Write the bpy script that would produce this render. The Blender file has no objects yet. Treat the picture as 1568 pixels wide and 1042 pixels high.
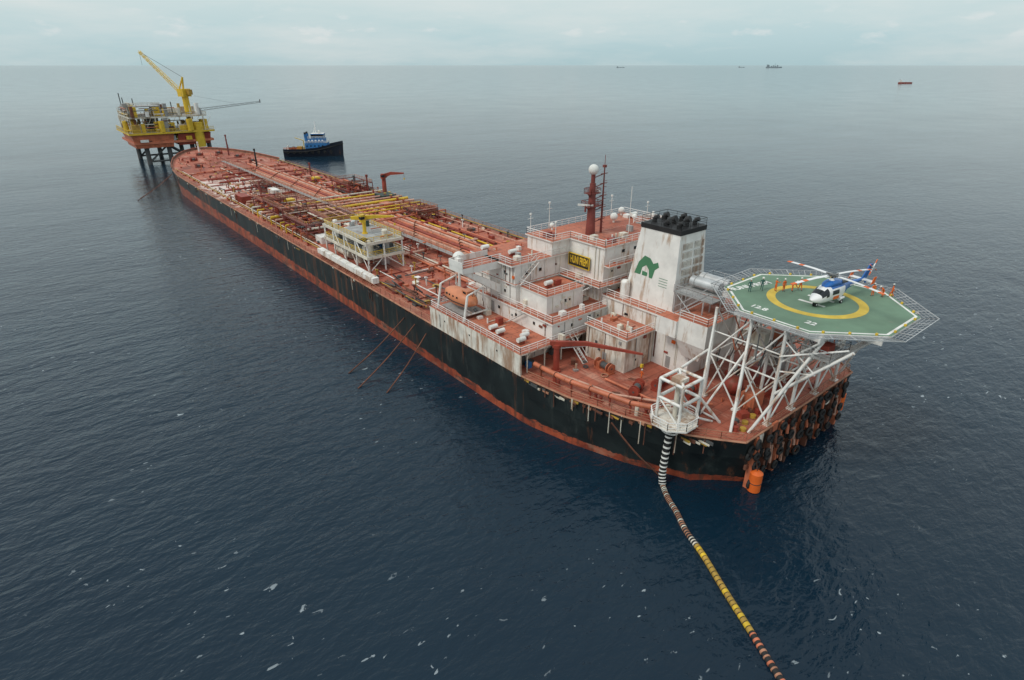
import bpy, math, random
from mathutils import Vector, Matrix
random.seed(7)
R=random.random
def U(a,b): return a+(b-a)*random.random()
scene=bpy.context.scene
# ---------------------------------------------------------------- materials
def newmat(name):
    m=bpy.data.materials.new(name); m.use_nodes=True
    nt=m.node_tree; nt.nodes.clear()
    out=nt.nodes.new('ShaderNodeOutputMaterial'); b=nt.nodes.new('ShaderNodeBsdfPrincipled')
    nt.links.new(b.outputs[0],out.inputs[0])
    return m,nt,b
def N(nt,t,**k):
    n=nt.nodes.new(t)
    for a,v in k.items(): setattr(n,a,v)
    return n
def ramp(nt,src,p0,p1,c0=(0,0,0,1),c1=(1,1,1,1)):
    r=N(nt,'ShaderNodeValToRGB'); e=r.color_ramp.elements
    e[0].position=p0; e[1].position=p1; e[0].color=c0; e[1].color=c1
    nt.links.new(src,r.inputs[0]); return r.outputs[0]
def mixc(nt,fac,a,b,mode='MIX'):
    m=N(nt,'ShaderNodeMix',data_type='RGBA',blend_type=mode)
    for sock,v in ((m.inputs[0],fac),(m.inputs[6],a),(m.inputs[7],b)):
        if isinstance(v,bpy.types.NodeSocket): nt.links.new(v,sock)
        elif isinstance(v,(int,float)): sock.default_value=v
        else: sock.default_value=(v[0],v[1],v[2],1)
    return m.outputs[2]
def noise(nt,scale,detail=4,mp=None,rough=.55):
    g=N(nt,'ShaderNodeNewGeometry')
    n=N(nt,'ShaderNodeTexNoise'); n.inputs['Scale'].default_value=scale
    n.inputs['Detail'].default_value=detail; n.inputs['Roughness'].default_value=rough
    if mp:
        m=N(nt,'ShaderNodeMapping'); m.inputs['Scale'].default_value=mp
        nt.links.new(g.outputs['Position'],m.inputs[0]); nt.links.new(m.outputs[0],n.inputs['Vector'])
    else: nt.links.new(g.outputs['Position'],n.inputs['Vector'])
    return n.outputs[0]
def math_(nt,op,a,b=0.0,c=None):
    m=N(nt,'ShaderNodeMath',operation=op)
    for i,v in enumerate((a,b,c)):
        if v is None: continue
        if isinstance(v,bpy.types.NodeSocket): nt.links.new(v,m.inputs[i])
        else: m.inputs[i].default_value=v
    return m.outputs[0]
def paint(name,col,rough=.55,var=.3,rust=.0,rustcol=(.17,.06,.025),metal=0,scale=.5):
    m,nt,b=newmat(name)
    n1=noise(nt,scale,5)
    lo=[c*(1-var) for c in col]; hi=[min(1,c*(1+var*.45)) for c in col]
    c=mixc(nt,ramp(nt,n1,.32,.68),lo,hi)
    if rust>0:
        n2=noise(nt,.9,6,(1,1,.18),.65); n3=noise(nt,.12,3)
        s=math_(nt,'ADD',n2,math_(nt,'MULTIPLY',n3,.35))
        f=ramp(nt,s,.86-rust*.35,.98-rust*.3)
        c=mixc(nt,math_(nt,'MULTIPLY',f,.8),c,rustcol)
    nt.links.new(c,b.inputs['Base Color']); b.inputs['Roughness'].default_value=rough
    b.inputs['Metallic'].default_value=metal
    return m
def deckmat(name,white=False,base=((.30,.075,.045),(.52,.155,.09))):
    m,nt,b=newmat(name)
    c=mixc(nt,ramp(nt,noise(nt,.07,6),.36,.62),base[0],base[1])
    c=mixc(nt,math_(nt,'MULTIPLY',ramp(nt,noise(nt,.5,6,None,.7),.5,.66),.5),c,(.22,.075,.05))
    c=mixc(nt,math_(nt,'MULTIPLY',ramp(nt,noise(nt,.2,7,(1.8,.4,1),.72),.54,.64),.6),c,(.6,.33,.24))
    c=mixc(nt,math_(nt,'MULTIPLY',ramp(nt,noise(nt,1.5,5,None,.7),.58,.66),.75),c,(.09,.05,.035))
    c=mixc(nt,math_(nt,'MULTIPLY',ramp(nt,noise(nt,.13,6,(1,.6,1),.75),.57,.66),.65),c,(.13,.055,.04))
    g=N(nt,'ShaderNodeNewGeometry'); br=N(nt,'ShaderNodeTexBrick')
    nt.links.new(g.outputs['Position'],br.inputs['Vector'])
    br.inputs['Scale'].default_value=.16; br.inputs['Mortar Size'].default_value=.012
    br.inputs['Color1'].default_value=(1,1,1,1); br.inputs['Color2'].default_value=(.84,.81,.81,1); br.inputs['Mortar'].default_value=(.6,.56,.56,1)
    c=mixc(nt,.8,c,br.outputs[0],'MULTIPLY')
    if white:
        sp=N(nt,'ShaderNodeSeparateXYZ'); nt.links.new(g.outputs['Position'],sp.inputs[0])
        fx=math_(nt,'ABSOLUTE',math_(nt,'DIVIDE',math_(nt,'SUBTRACT',sp.outputs[0],63),16))
        fy=math_(nt,'ABSOLUTE',math_(nt,'DIVIDE',math_(nt,'SUBTRACT',sp.outputs[1],236),36))
        mk=math_(nt,'SUBTRACT',1.0,math_(nt,'MAXIMUM',fx,fy))
        mk=math_(nt,'ADD',mk,math_(nt,'MULTIPLY',math_(nt,'SUBTRACT',noise(nt,.18,7,None,.72),.5),2.0))
        c=mixc(nt,math_(nt,'MULTIPLY',ramp(nt,mk,.18,.42),.85),c,(.74,.64,.58))
    nt.links.new(c,b.inputs['Base Color']); b.inputs['Roughness'].default_value=.7
    return m
def hullmat():
    m,nt,b=newmat('hull_paint')
    g=N(nt,'ShaderNodeNewGeometry'); sp=N(nt,'ShaderNodeSeparateXYZ'); nt.links.new(g.outputs['Position'],sp.inputs[0])
    top=mixc(nt,ramp(nt,noise(nt,.25,5),.3,.7),(.005,.008,.009),(.016,.024,.024))
    top=mixc(nt,math_(nt,'MULTIPLY',ramp(nt,noise(nt,.35,7,(1,1,.25),.75),.54,.64),.6),top,(.05,.06,.055))
    red=mixc(nt,ramp(nt,noise(nt,.3,6,(1,1,1),.7),.35,.65),(.17,.032,.018),(.44,.095,.042))
    red=mixc(nt,math_(nt,'MULTIPLY',ramp(nt,noise(nt,.8,6,(1,1,.2),.7),.48,.62),.8),red,(.09,.035,.025))
    red=mixc(nt,math_(nt,'MULTIPLY',ramp(nt,noise(nt,.22,6,(1,.5,1),.7),.55,.64),.55),red,(.36,.2,.14))
    red=mixc(nt,math_(nt,'MULTIPLY',ramp(nt,noise(nt,.4,6,(1,.35,1.5),.72),.55,.6),.75),red,(.03,.03,.028))
    edge=math_(nt,'MULTIPLY',math_(nt,'SUBTRACT',noise(nt,.5,6,(1,1,.5),.7),.5),1.5)
    line=math_(nt,'ADD',math_(nt,'MULTIPLY_ADD',sp.outputs[1],.0125,.55),edge)
    f=ramp(nt,math_(nt,'SUBTRACT',sp.outputs[2],line),0,.06)
    c=mixc(nt,f,red,top)
    st=noise(nt,.8,7,(1,1,.07),.72)
    hz=ramp(nt,math_(nt,'ADD',st,math_(nt,'MULTIPLY',noise(nt,.05,3),.4)),.75,.86)
    c=mixc(nt,math_(nt,'MULTIPLY',hz,.65),c,(.17,.065,.03))
    ed=ramp(nt,math_(nt,'ADD',math_(nt,'DIVIDE',math_(nt,'SUBTRACT',sp.outputs[2],6.6),3.0),math_(nt,'MULTIPLY',math_(nt,'SUBTRACT',noise(nt,1.1,6,(1,1,.12),.7),.5),2.6)),.40,.60)
    c=mixc(nt,math_(nt,'MULTIPLY',ed,.75),c,(.15,.06,.03))
    nt.links.new(c,b.inputs['Base Color']); b.inputs['Roughness'].default_value=.5
    return m
def watermat():
    m,nt,b=newmat('sea_water')
    g=N(nt,'ShaderNodeNewGeometry')
    def wn(scale,ang,stretch,detail,dist=0):
        mp=N(nt,'ShaderNodeMapping'); mp.inputs['Rotation'].default_value=(0,0,math.radians(ang)); mp.inputs['Scale'].default_value=(stretch,1,1)
        nt.links.new(g.outputs['Position'],mp.inputs[0])
        n=N(nt,'ShaderNodeTexNoise'); n.inputs['Scale'].default_value=scale; n.inputs['Detail'].default_value=detail
        n.inputs['Distortion'].default_value=dist
        nt.links.new(mp.outputs[0],n.inputs['Vector']); return n.outputs[0]
    h=math_(nt,'MULTIPLY',wn(.035,30,.5,2),1.2)
    h=math_(nt,'ADD',h,math_(nt,'MULTIPLY',wn(.16,48,.45,3,.4),.6))
    h=math_(nt,'ADD',h,math_(nt,'MULTIPLY',wn(.6,22,.5,4,.5),.46))
    h=math_(nt,'ADD',h,math_(nt,'MULTIPLY',wn(1.7,50,.55,3,.4),.17))
    ln=N(nt,'ShaderNodeVectorMath',operation='LENGTH'); nt.links.new(g.outputs['Position'],ln.inputs[0])
    mr=N(nt,'ShaderNodeMapRange'); nt.links.new(math_(nt,'LOGARITHM',ln.outputs['Value'],10),mr.inputs[0])
    mr.inputs[1].default_value=1.8; mr.inputs[2].default_value=3.1; mr.inputs[3].default_value=1.0; mr.inputs[4].default_value=.13
    pt=math_(nt,'MULTIPLY_ADD',ramp(nt,noise(nt,.006,5,(1,2.2,1),.6),.35,.65),.4,.6)
    bp=N(nt,'ShaderNodeBump'); bp.inputs['Distance'].default_value=1.0
    nt.links.new(math_(nt,'MULTIPLY',mr.outputs[0],pt),bp.inputs['Strength'])
    nt.links.new(h,bp.inputs['Height']); nt.links.new(bp.outputs[0],b.inputs['Normal'])
    c=mixc(nt,ramp(nt,noise(nt,.012,4),.35,.65),(.0035,.0155,.030),(.006,.023,.040))
    glint_foam=math_(nt,'MULTIPLY',ramp(nt,wn(1.3,48,.5,5,.6),.675,.71),ramp(nt,noise(nt,.03,4),.46,.58))  # mask for sea glints and small whitecaps, painted pale into the base colour
    c=mixc(nt,math_(nt,'MULTIPLY',glint_foam,.6),c,(.5,.57,.6))
    nt.links.new(c,b.inputs['Base Color'])
    rg=math_(nt,'MULTIPLY_ADD',noise(nt,.02,5),.10,.05)
    nt.links.new(rg,b.inputs['Roughness']); b.inputs['IOR'].default_value=1.35
    return m
M={}
M['white']=paint('white_paint',(.78,.77,.73),.5,.14,.4,(.36,.21,.11))
M['whited']=paint('white_paint_worn',(.74,.70,.62),.55,.22,.66,(.30,.15,.07))
M['rail']=paint('rail_white_paint',(.8,.79,.76),.5,.08,.1)
M['cream']=paint('cream_paint',(.68,.64,.54),.5,.2,.4,(.3,.15,.07))
M['deck']=deckmat('deck_paint',True)
M['roof']=deckmat('upper_deck_paint',False,((.36,.10,.055),(.56,.18,.10)))
M['hull']=hullmat()
M['red']=paint('red_oxide_paint',(.30,.05,.03),.55,.35,.35)
M['orange']=paint('orange_pipe_paint',(.54,.16,.08),.5,.3,.3)
M['pink']=paint('faded_pipe_paint',(.6,.35,.26),.55,.3,.3)
M['rust']=paint('rusty_steel',(.16,.06,.035),.8,.5,.2)
M['drail']=paint('deck_rail_paint',(.42,.2,.12),.7,.4,.3)
M['maroon']=paint('mast_paint',(.20,.045,.035),.55,.3,.2)
M['black']=paint('black_paint',(.015,.015,.016),.6,.4,.15)
M['rubber']=paint('rubber',(.018,.018,.018),.8,.3)
M['grey']=paint('grey_steel',(.34,.34,.33),.5,.25,.25)
M['dgrey']=paint('dark_steel',(.09,.095,.095),.6,.35,.25)
M['silver']=paint('galvanised',(.55,.56,.56),.35,.2,.05,metal=.4)
M['yellow']=paint('yellow_paint',(.68,.45,.03),.5,.2,.2)
M['dyellow']=paint('ochre_paint',(.45,.28,.045),.55,.3,.4)
M['glass']=paint('dark_glass',(.012,.016,.02),.12,.3)
M['green']=paint('helideck_green',(.135,.225,.15),.75,.24,.18,(.24,.23,.17),scale=.25)
M['lgreen']=paint('logo_green',(.06,.2,.10),.6,.1)
M['dgreen']=paint('container_green',(.03,.06,.05),.6,.3,.3)
M['mwhite']=paint('marking_white',(.74,.74,.70),.7,.2,.15,(.3,.35,.28))
M['myellow']=paint('marking_yellow',(.62,.44,.06),.7,.25,.25,(.25,.3,.15))
M['hiorange']=paint('bright_orange',(.75,.14,.02),.5,.15,.1)
M['lifeo']=paint('lifeboat_orange',(.62,.23,.11),.45,.15,.15)
M['blue']=paint('blue_paint',(.02,.13,.42),.25,.1)
M['tblue']=paint('tug_blue',(.03,.17,.42),.5,.25,.15)
M['navy']=paint('navy_hull',(.008,.012,.025),.5,.3,.15)
M['hwhite']=paint('aircraft_white',(.8,.8,.8),.25,.05)
M['skin']=paint('skin',(.28,.14,.09),.6,.05)
M['suit_o']=paint('orange_coverall',(.68,.13,.02),.8,.15)
M['suit_g']=paint('green_coverall',(.03,.10,.09),.8,.15)
M['boot']=paint('boot_leather',(.02,.015,.012),.6,.1)
M['helmet']=paint('helmet_white',(.7,.7,.66),.4,.05)
M['hazeship']=paint('haze_tinted_grey_hull',(.24,.30,.33),.7,.15)  # distance haze put into the colour as a pale blue-grey
M['hazewhite']=paint('haze_tinted_light_hull',(.38,.43,.44),.7,.15)  # lighter superstructure tone, also with distance haze mixed into the colour
M['sea']=watermat()
# ---------------------------------------------------------------- mesh builder
class MB:
    def __init__(s): s.v=[];s.f=[];s.m=[];s.names=[];s.sm=[]
    def mi(s,n):
        if n not in s.names: s.names.append(n)
        return s.names.index(n)
    def add(s,vs,fs,m,smooth=False):
        o=len(s.v); s.v+= [tuple(v) for v in vs]
        for i,f in enumerate(fs):
            s.f.append([o+k for k in f]); s.m.append(s.mi(m if isinstance(m,str) else m[i])); s.sm.append(smooth)
    def box(s,x0,x1,y0,y1,z0,z1,m,top=None):
        vs=[(x0,y0,z0),(x1,y0,z0),(x1,y1,z0),(x0,y1,z0),(x0,y0,z1),(x1,y0,z1),(x1,y1,z1),(x0,y1,z1)]
        fs=[(3,2,1,0),(4,5,6,7),(0,1,5,4),(1,2,6,5),(2,3,7,6),(3,0,4,7)]
        s.add(vs,fs,[m,top or m,m,m,m,m])
    def cbox(s,c,d,m,rot=0,top=None):
        n=len(s.v); s.box(-d[0]/2,d[0]/2,-d[1]/2,d[1]/2,0,d[2],m,top)
        ca,sa=math.cos(rot),math.sin(rot)
        for i in range(n,len(s.v)):
            x,y,z=s.v[i]; s.v[i]=(c[0]+x*ca-y*sa,c[1]+x*sa+y*ca,c[2]+z)
    def prism(s,poly,z0,z1,m,top=None):
        n=len(poly); vs=[(p[0],p[1],z0) for p in poly]+[(p[0],p[1],z1) for p in poly]
        fs=[tuple(range(n-1,-1,-1)),tuple(range(n,2*n))]+[(i,(i+1)%n,n+(i+1)%n,n+i) for i in range(n)]
        s.add(vs,fs,[m,top or m]+[m]*n)
    def frustum(s,a,b,z0,z1,m,top=None):
        vs=[(a[0],a[2],z0),(a[1],a[2],z0),(a[1],a[3],z0),(a[0],a[3],z0),(b[0],b[2],z1),(b[1],b[2],z1),(b[1],b[3],z1),(b[0],b[3],z1)]
        s.add(vs,[(3,2,1,0),(4,5,6,7),(0,1,5,4),(1,2,6,5),(2,3,7,6),(3,0,4,7)],[m,top or m,m,m,m,m])
    def tube(s,p,q,r,m,n=8,r2=None,caps=True):
        p=Vector(p);q=Vector(q);d=q-p
        if d.length<1e-6: return
        r2=r if r2 is None else r2
        a=d.orthogonal().normalized(); b=d.normalized().cross(a)
        vs=[];
        for c,rr in ((p,r),(q,r2)):
            for i in range(n):
                t=2*math.pi*i/n; vs.append(c+a*math.cos(t)*rr+b*math.sin(t)*rr)
        fs=[(i,(i+1)%n,n+(i+1)%n,n+i) for i in range(n)]
        s.add(vs,fs,m,n>5)
        if caps: s.add(vs,[tuple(range(n-1,-1,-1)),tuple(range(n,2*n))],m)
    def path(s,pts,r,m,n=6):
        for a,b in zip(pts,pts[1:]): s.tube(a,b,r,m,n)
    def sph(s,c,r,m,nu=14,nv=9,zs=1,half=False):
        vs=[];fs=[]
        for j in range(nv+1):
            ph=-math.pi/2+math.pi*j/nv
            if half: ph=math.pi/2*j/nv
            for i in range(nu):
                t=2*math.pi*i/nu; vs.append((c[0]+r*math.cos(ph)*math.cos(t),c[1]+r*math.cos(ph)*math.sin(t),c[2]+r*zs*math.sin(ph)))
        for j in range(nv):
            for i in range(nu): fs.append((j*nu+i,j*nu+(i+1)%nu,(j+1)*nu+(i+1)%nu,(j+1)*nu+i))
        s.add(vs,fs,m,True)
    def torus(s,c,R_,r,m,axis=(0,1,0),nu=14,nv=6):
        ax=Vector(axis).normalized(); a=ax.orthogonal().normalized(); b=ax.cross(a); vs=[];fs=[]
        for i in range(nu):
            t=2*math.pi*i/nu; d=a*math.cos(t)+b*math.sin(t)
            for j in range(nv):
                p=2*math.pi*j/nv; vs.append(Vector(c)+d*(R_+r*math.cos(p))+ax*r*math.sin(p))
        for i in range(nu):
            for j in range(nv): fs.append((i*nv+j,i*nv+(j+1)%nv,((i+1)%nu)*nv+(j+1)%nv,((i+1)%nu)*nv+j))
        s.add(vs,fs,m,True)
    def rail(s,pts,m,h=1.1,sp=1.6,r=.035,closed=False,bars=3):
        pts=[Vector(p) for p in pts]
        if m=='white': m='rail'; r=max(r,.05)
        if closed: pts=pts+[pts[0]]
        for a,b in zip(pts,pts[1:]):
            L=(b-a).length; k=max(1,int(L/sp))
            for i in range(k+1):
                c=a.lerp(b,i/k); s.tube(c,c+Vector((0,0,h)),r*.8,m,4,caps=False)
            for j in range(bars):
                z=Vector((0,0,h*(j+1)/bars)); s.tube(a+z,b+z,r*(1.2 if j==bars-1 else .7),m,4,caps=False)
    def truss(s,a,b,w,m,r=.12,n=8,up=(0,0,1)):
        a=Vector(a);b=Vector(b);d=(b-a).normalized(); u=d.cross(Vector(up)).normalized(); v=u.cross(d)
        cs=[u*w/2+v*w/2,u*w/2-v*w/2,-u*w/2-v*w/2,-u*w/2+v*w/2]
        for c in cs: s.tube(a+c,b+c*.6,r,m,5)
        for i in range(n):
            for k in range(4):
                p=a.lerp(b,i/n); q=a.lerp(b,(i+1)/n); f1=1-.4*i/n; f2=1-.4*(i+1)/n
                s.tube(p+cs[k]*f1,q+cs[(k+1)%4]*f2,r*.6,m,4,caps=False)
    def stair(s,a,b,w,m,axis):
        a=Vector(a);b=Vector(b); ax=Vector(axis)*w/2; n=max(4,int(abs(b.z-a.z)/.3))
        for sg in (-1,1):
            s.tube(a+ax*sg,b+ax*sg,.09,m,4)
            s.tube(a+ax*sg+Vector((0,0,1)),b+ax*sg+Vector((0,0,1)),.04,m,4)
        for i in range(n+1):
            c=a.lerp(b,i/n); s.tube(c-ax,c+ax,.06,'grey',4)
    def build(s,name,parent=None,loc=None,rot=0,normals=True):
        me=bpy.data.meshes.new(name); me.from_pydata(s.v,[],s.f); 
        for n in s.names: me.materials.append(M[n])
        me.polygons.foreach_set('material_index',s.m); me.polygons.foreach_set('use_smooth',s.sm); me.update()
        if normals:
            import bmesh
            bm=bmesh.new(); bm.from_mesh(me); bmesh.ops.recalc_face_normals(bm,faces=bm.faces); bm.to_mesh(me); bm.free()
        o=bpy.data.objects.new(name,me); scene.collection.objects.link(o)
        if parent:
            o.parent=parent
            if loc is None: o.location=-parent.location
        if loc is not None: o.location=loc
        o.rotation_euler=(0,0,rot)
        return o
def empty(name,loc=(0,0,0),rot=0):
    e=bpy.data.objects.new(name,None); e.location=Vector(loc); e.rotation_euler=(0,0,rot); e.empty_display_size=1
    scene.collection.objects.link(e); return e
# ---------------------------------------------------------------- camera, light, sky
cam_d=bpy.data.cameras.new('camera'); cam=bpy.data.objects.new('camera',cam_d); scene.collection.objects.link(cam)
cam.location=(0,0,50); cam.rotation_euler=(math.radians(64.93),0,math.radians(-38.99))
cam_d.lens=20.66; cam_d.sensor_width=36; cam_d.clip_start=.5; cam_d.clip_end=300000
scene.camera=cam
SEL,SAZ=math.radians(50),math.radians(-80)   # azimuth from +Y clockwise
sd=Vector((math.sin(SAZ)*math.cos(SEL),math.cos(SAZ)*math.cos(SEL),math.sin(SEL)))
sl=bpy.data.lights.new('sun','SUN'); sl.energy=1.5; sl.angle=math.radians(16); sl.color=(1,.95,.87)
so=bpy.data.objects.new('sun',sl); so.location=(0,0,200); so.rotation_euler=(-sd).to_track_quat('-Z','Y').to_euler(); scene.collection.objects.link(so)
w=bpy.data.worlds.new('World'); scene.world=w; w.use_nodes=True; nt=w.node_tree; nt.nodes.clear()
wo=N(nt,'ShaderNodeOutputWorld'); bg=N(nt,'ShaderNodeBackground'); nt.links.new(bg.outputs[0],wo.inputs[0]); bg.inputs[1].default_value=.1
sky=N(nt,'ShaderNodeTexSky'); sky.sky_type='NISHITA'; sky.sun_disc=False; sky.sun_elevation=SEL; sky.sun_rotation=SAZ; sky.dust_density=3
tc=N(nt,'ShaderNodeTexCoord'); sp=N(nt,'ShaderNodeSeparateXYZ'); nt.links.new(tc.outputs['Generated'],sp.inputs[0])
rp=N(nt,'ShaderNodeValToRGB'); nt.links.new(sp.outputs[2],rp.inputs[0])
E=rp.color_ramp.elements; E[0].position=0; E[0].color=(.47,.65,.69,1); E[1].position=1; E[1].color=(.76,.85,.90,1)
e=E.new(.035); e.color=(.53,.71,.75,1); e=E.new(.10); e.color=(.68,.80,.80,1); e=E.new(.3); e.color=(.76,.86,.88,1)
mp=N(nt,'ShaderNodeMapping'); mp.inputs['Scale'].default_value=(1,1,6); nt.links.new(tc.outputs['Generated'],mp.inputs[0])
cn=N(nt,'ShaderNodeTexNoise'); cn.inputs['Scale'].default_value=3.2; cn.inputs['Detail'].default_value=9; cn.inputs['Roughness'].default_value=.6; nt.links.new(mp.outputs[0],cn.inputs['Vector'])
cf=ramp(nt,cn.outputs[0],.40,.66)
base=mixc(nt,math_(nt,'MULTIPLY',cf,.6),rp.outputs[0],(.79,.84,.83))
mp2=N(nt,'ShaderNodeMapping'); mp2.inputs['Scale'].default_value=(1,1,3.0); nt.links.new(tc.outputs['Generated'],mp2.inputs[0])
cn2=N(nt,'ShaderNodeTexNoise'); cn2.inputs['Scale'].default_value=20; cn2.inputs['Detail'].default_value=7; nt.links.new(mp2.outputs[0],cn2.inputs['Vector'])
band=math_(nt,'MULTIPLY',ramp(nt,sp.outputs[2],.02,.035),ramp(nt,sp.outputs[2],.05,.085,(1,1,1,1),(0,0,0,1)))
base=mixc(nt,math_(nt,'MULTIPLY',math_(nt,'MULTIPLY',ramp(nt,cn2.outputs[0],.59,.7),band),.5),base,(.84,.87,.87))
vm=N(nt,'ShaderNodeVectorMath',operation='SCALE'); nt.links.new(base,vm.inputs[0]); vm.inputs['Scale'].default_value=10
nt.links.new(mixc(nt,.85,sky.outputs[0],vm.outputs[0]),bg.inputs[0])
scene.view_settings.view_transform='Standard'; scene.view_settings.look='None'; scene.view_settings.exposure=0
# ---------------------------------------------------------------- sea
b=MB(); S=120000; b.add([(-S,-S,0),(S,-S,0),(S,S,0),(-S,S,0)],[(0,1,2,3)],'sea'); b.build('sea_water')
# ---------------------------------------------------------------- tanker
ship=empty('tanker_ship',(74.5,190,0))
CX=74.5
st=[(28.5,14.5,11),(31,16.5,13.5),(34,18.6,16.4),(42,21.6,20.3),(50,23.8,23),(58,24.9,24.8),(66,25,25),(110,25,25),(160,25,25),(210,25,25),(260,25,25),(285,24.7,24.3),(300,23.4,22),(312,21,18.5),(325,17.6,13.5),(337,12.8,8),(346,7.6,3.6),(351,3.4,1),(353,.15,.05)]
def dz(y): 
    t=max(0,min(1,(y-285)/68)); return 8+1.8*t*t*(3-2*t)
def hb(y):
    for a,c in zip(st,st[1:]):
        if a[0]<=y<=c[0]: return a[1]+(c[1]-a[1])*(y-a[0])/(c[0]-a[0])
    return st[0][1] if y<st[0][0] else 0
b=MB(); rings=[]
for y,d,wl in st:
    H=dz(y); half=[(wl*.85,-5),(wl,-.5),(wl+(d-wl)*.25,2.2),(wl+(d-wl)*.7,5),(d,H)]
    rings.append([(CX-x,y+(0 if y>31 else (1.2*(1-(z+5)/13))),z) for x,z in half]+[(CX+x,y+(0 if y>31 else (1.2*(1-(z+5)/13))),z) for x,z in reversed(half)])
vs=[p for r in rings for p in r]; n=10; fs=[]
for i in range(len(rings)-1):
    for j in range(n):
        if j==4: continue
        fs.append((i*n+j,i*n+(j+1)%n,(i+1)*n+(j+1)%n,(i+1)*n+j))
b.add(vs,fs,'hull'); b.add(rings[0],[tuple(range(10))],'hull')
b.build('hull',ship)
b=MB(); vs=[];
for y,d,wl in st: vs+=[(CX-d,y,dz(y)),(CX+d,y,dz(y))]
b.add(vs,[(2*i,2*i+1,2*i+3,2*i+2) for i in range(len(st)-1)],'deck'); b.build('main_deck',ship)
b=MB(); full=[(CX-d,y,dz(y)) for y,d,_ in st]+[(CX+d,y,dz(y)) for y,d,_ in reversed(st)]
for a,c in zip(full,full[1:]+full[:1]):
    b.tube(Vector(a)+Vector((0,0,.05)),Vector(c)+Vector((0,0,.05)),.16,'drail',5)
def inset(y,k,sg): return (CX+sg*(hb(y)-k),y,dz(y))
for sg in (-1,1):
    b.rail([inset(84+4*i,.35,sg) for i in range(54)],'drail',1.1,2,.045)
    b.rail([inset(y,.4,sg) for y in (29,31,34,38,42,46,50,54,58)],'drail',1.1,1.6,.045)
ys=[300,306,312,318,325,331,337,342,346,349,351,353]
for sg in (-1,1):
    for y0,y1 in zip(ys,ys[1:]):
        p,q=inset(y0,0,sg),inset(y1,0,sg)
        vs=[p,q,(q[0]+sg*.25,q[1]+.15,q[2]+1.2),(p[0]+sg*.25,p[1]+.15,p[2]+1.2)]
        b.add(vs,[(0,1,2,3)],'rust')
        b.tube(vs[2],vs[3],.1,'orange',5)
b.rail([(CX-14,28.8,8),(CX+14,28.8,8)],'drail')
for i in range(100):
    y=U(30,58) if i<40 else U(58,290); xx=CX-hb(y)-.01
    if 58<y<85: continue
    b.cbox((xx,y,U(6.9,7.7)),(.16,U(.4,2.4),U(.15,.5)),random.choice(['rust','cream','dgrey','drail','black','dyellow']))
    if i%3==0: b.tube((xx-.1,y,8.1),(xx-.1,y,U(4.5,6.5)),.07,random.choice(['rust','cream']),4)
b.build('gunwale_railing',ship)
# ---- superstructure
b=MB(); rl=MB(); win=MB()
W='white'
b.box(49.6,99.4,62.6,84,8,11.3,'whited'); b.box(49.35,99.65,59,84.2,11.3,11.5,'whited','roof')
b.box(49.35,49.6,59.0,84,8,11.3,'whited'); b.box(99.4,99.65,59.0,84,8,11.3,'whited')
for x in (51,54.5,58,61.5,65): b.tube((x,59.4,8),(x,59.4,11.3),.12,'cream',6); b.tube((x,59.4,10.4),(x+.9,59.4,11.3),.08,'cream',4)
for i in range(10): b.cbox((U(51,67),U(60.3,62),8),(U(.5,1.2),U(.5,1),U(.6,1.8)),random.choice(['red','dgrey','cream','orange','tblue']))
rl.rail([(49.5,59.2,11.5),(49.5,83.8,11.5),(56,83.8,11.5)],'white'); rl.rail([(49.5,59.2,11.5),(68,59.2,11.5)],'white'); rl.rail([(99.5,59.2,11.5),(99.5,83.8,11.5)],'white')
b.box(56.5,92.5,60,82,11.5,14.2,W,'roof'); b.box(56.2,92.8,59.7,82.3,14.05,14.3,W,'roof')
rl.rail([(68.4,59.9,14.3),(56.4,59.9,14.3),(56.4,82,14.3)],'white')
b.box(57.2,91.8,69.7,81,14.2,17.6,W,'roof'); b.box(56.9,92.1,69.5,81.3,17.5,17.72,W,'roof')
b.box(58,66,63,69.9,14.3,17.3,W,'roof'); b.box(57.8,66.2,62.8,69.4,17.3,17.45,W,'roof')
rl.rail([(66,63,17.45),(58,63,17.45),(58,69.3,17.45)],'white')
b.box(57.1,91.9,69.8,80.6,17.7,20.8,W,'roof')
b.box(56.2,92.8,69.55,80.9,20.8,21.05,W,'roof')
rl.rail([(68.4,69.7,21.05),(56.4,69.7,21.05),(56.4,73,21.05)],'white')
b.box(69,85,61.6,75.5,14.25,23.5,W,'roof'); b.box(65,90,69.75,76,21.05,23.45,W,'roof')
b.box(68.7,85.3,61.3,69.3,23.4,23.6,W,'roof'); b.box(64.7,90.3,69.3,76.3,23.4,23.62,W,'roof')
b.box(76,84,55,61.6,14.2,19,W,'roof'); b.box(85.2,92,60.5,69.6,14.3,17.4,W,'roof'); rl.rail([(85.3,60.6,17.4),(92,60.6,17.4)],'white')
rl.rail([(68.9,69.4,23.6),(68.9,61.5,23.6),(85.1,61.5,23.6),(85.1,69.4,23.6)],'white')
rl.rail([(68.9,69.4,23.6),(64.9,69.4,23.6),(64.9,76.1,23.6),(90,76.1,23.6),(90,69.5,23.6),(85.1,69.5,23.6)],'white')
b.box(66.6,69,60.2,69.6,17.55,17.7,W,'roof'); b.box(69,80,60.0,61.6,17.55,17.7,W,'roof'); rl.rail([(66.7,69.4,17.7),(66.7,60.1,17.7),(80,60.1,17.7)],'white')
b.box(69,85,60.4,61.6,20.4,20.55,W,'roof'); rl.rail([(69.1,60.5,20.55),(85,60.5,20.55)],'white')
rl.stair((66,66,14.3),(66,61.4,17.7),.9,'white',(1,0,0)); rl.stair((71,59.7,14.3),(75.5,59.7,17.7),.9,'white',(0,1,0)); rl.stair((79,60.1,17.7),(74.5,60.1,20.5),.9,'white',(0,1,0))
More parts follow.
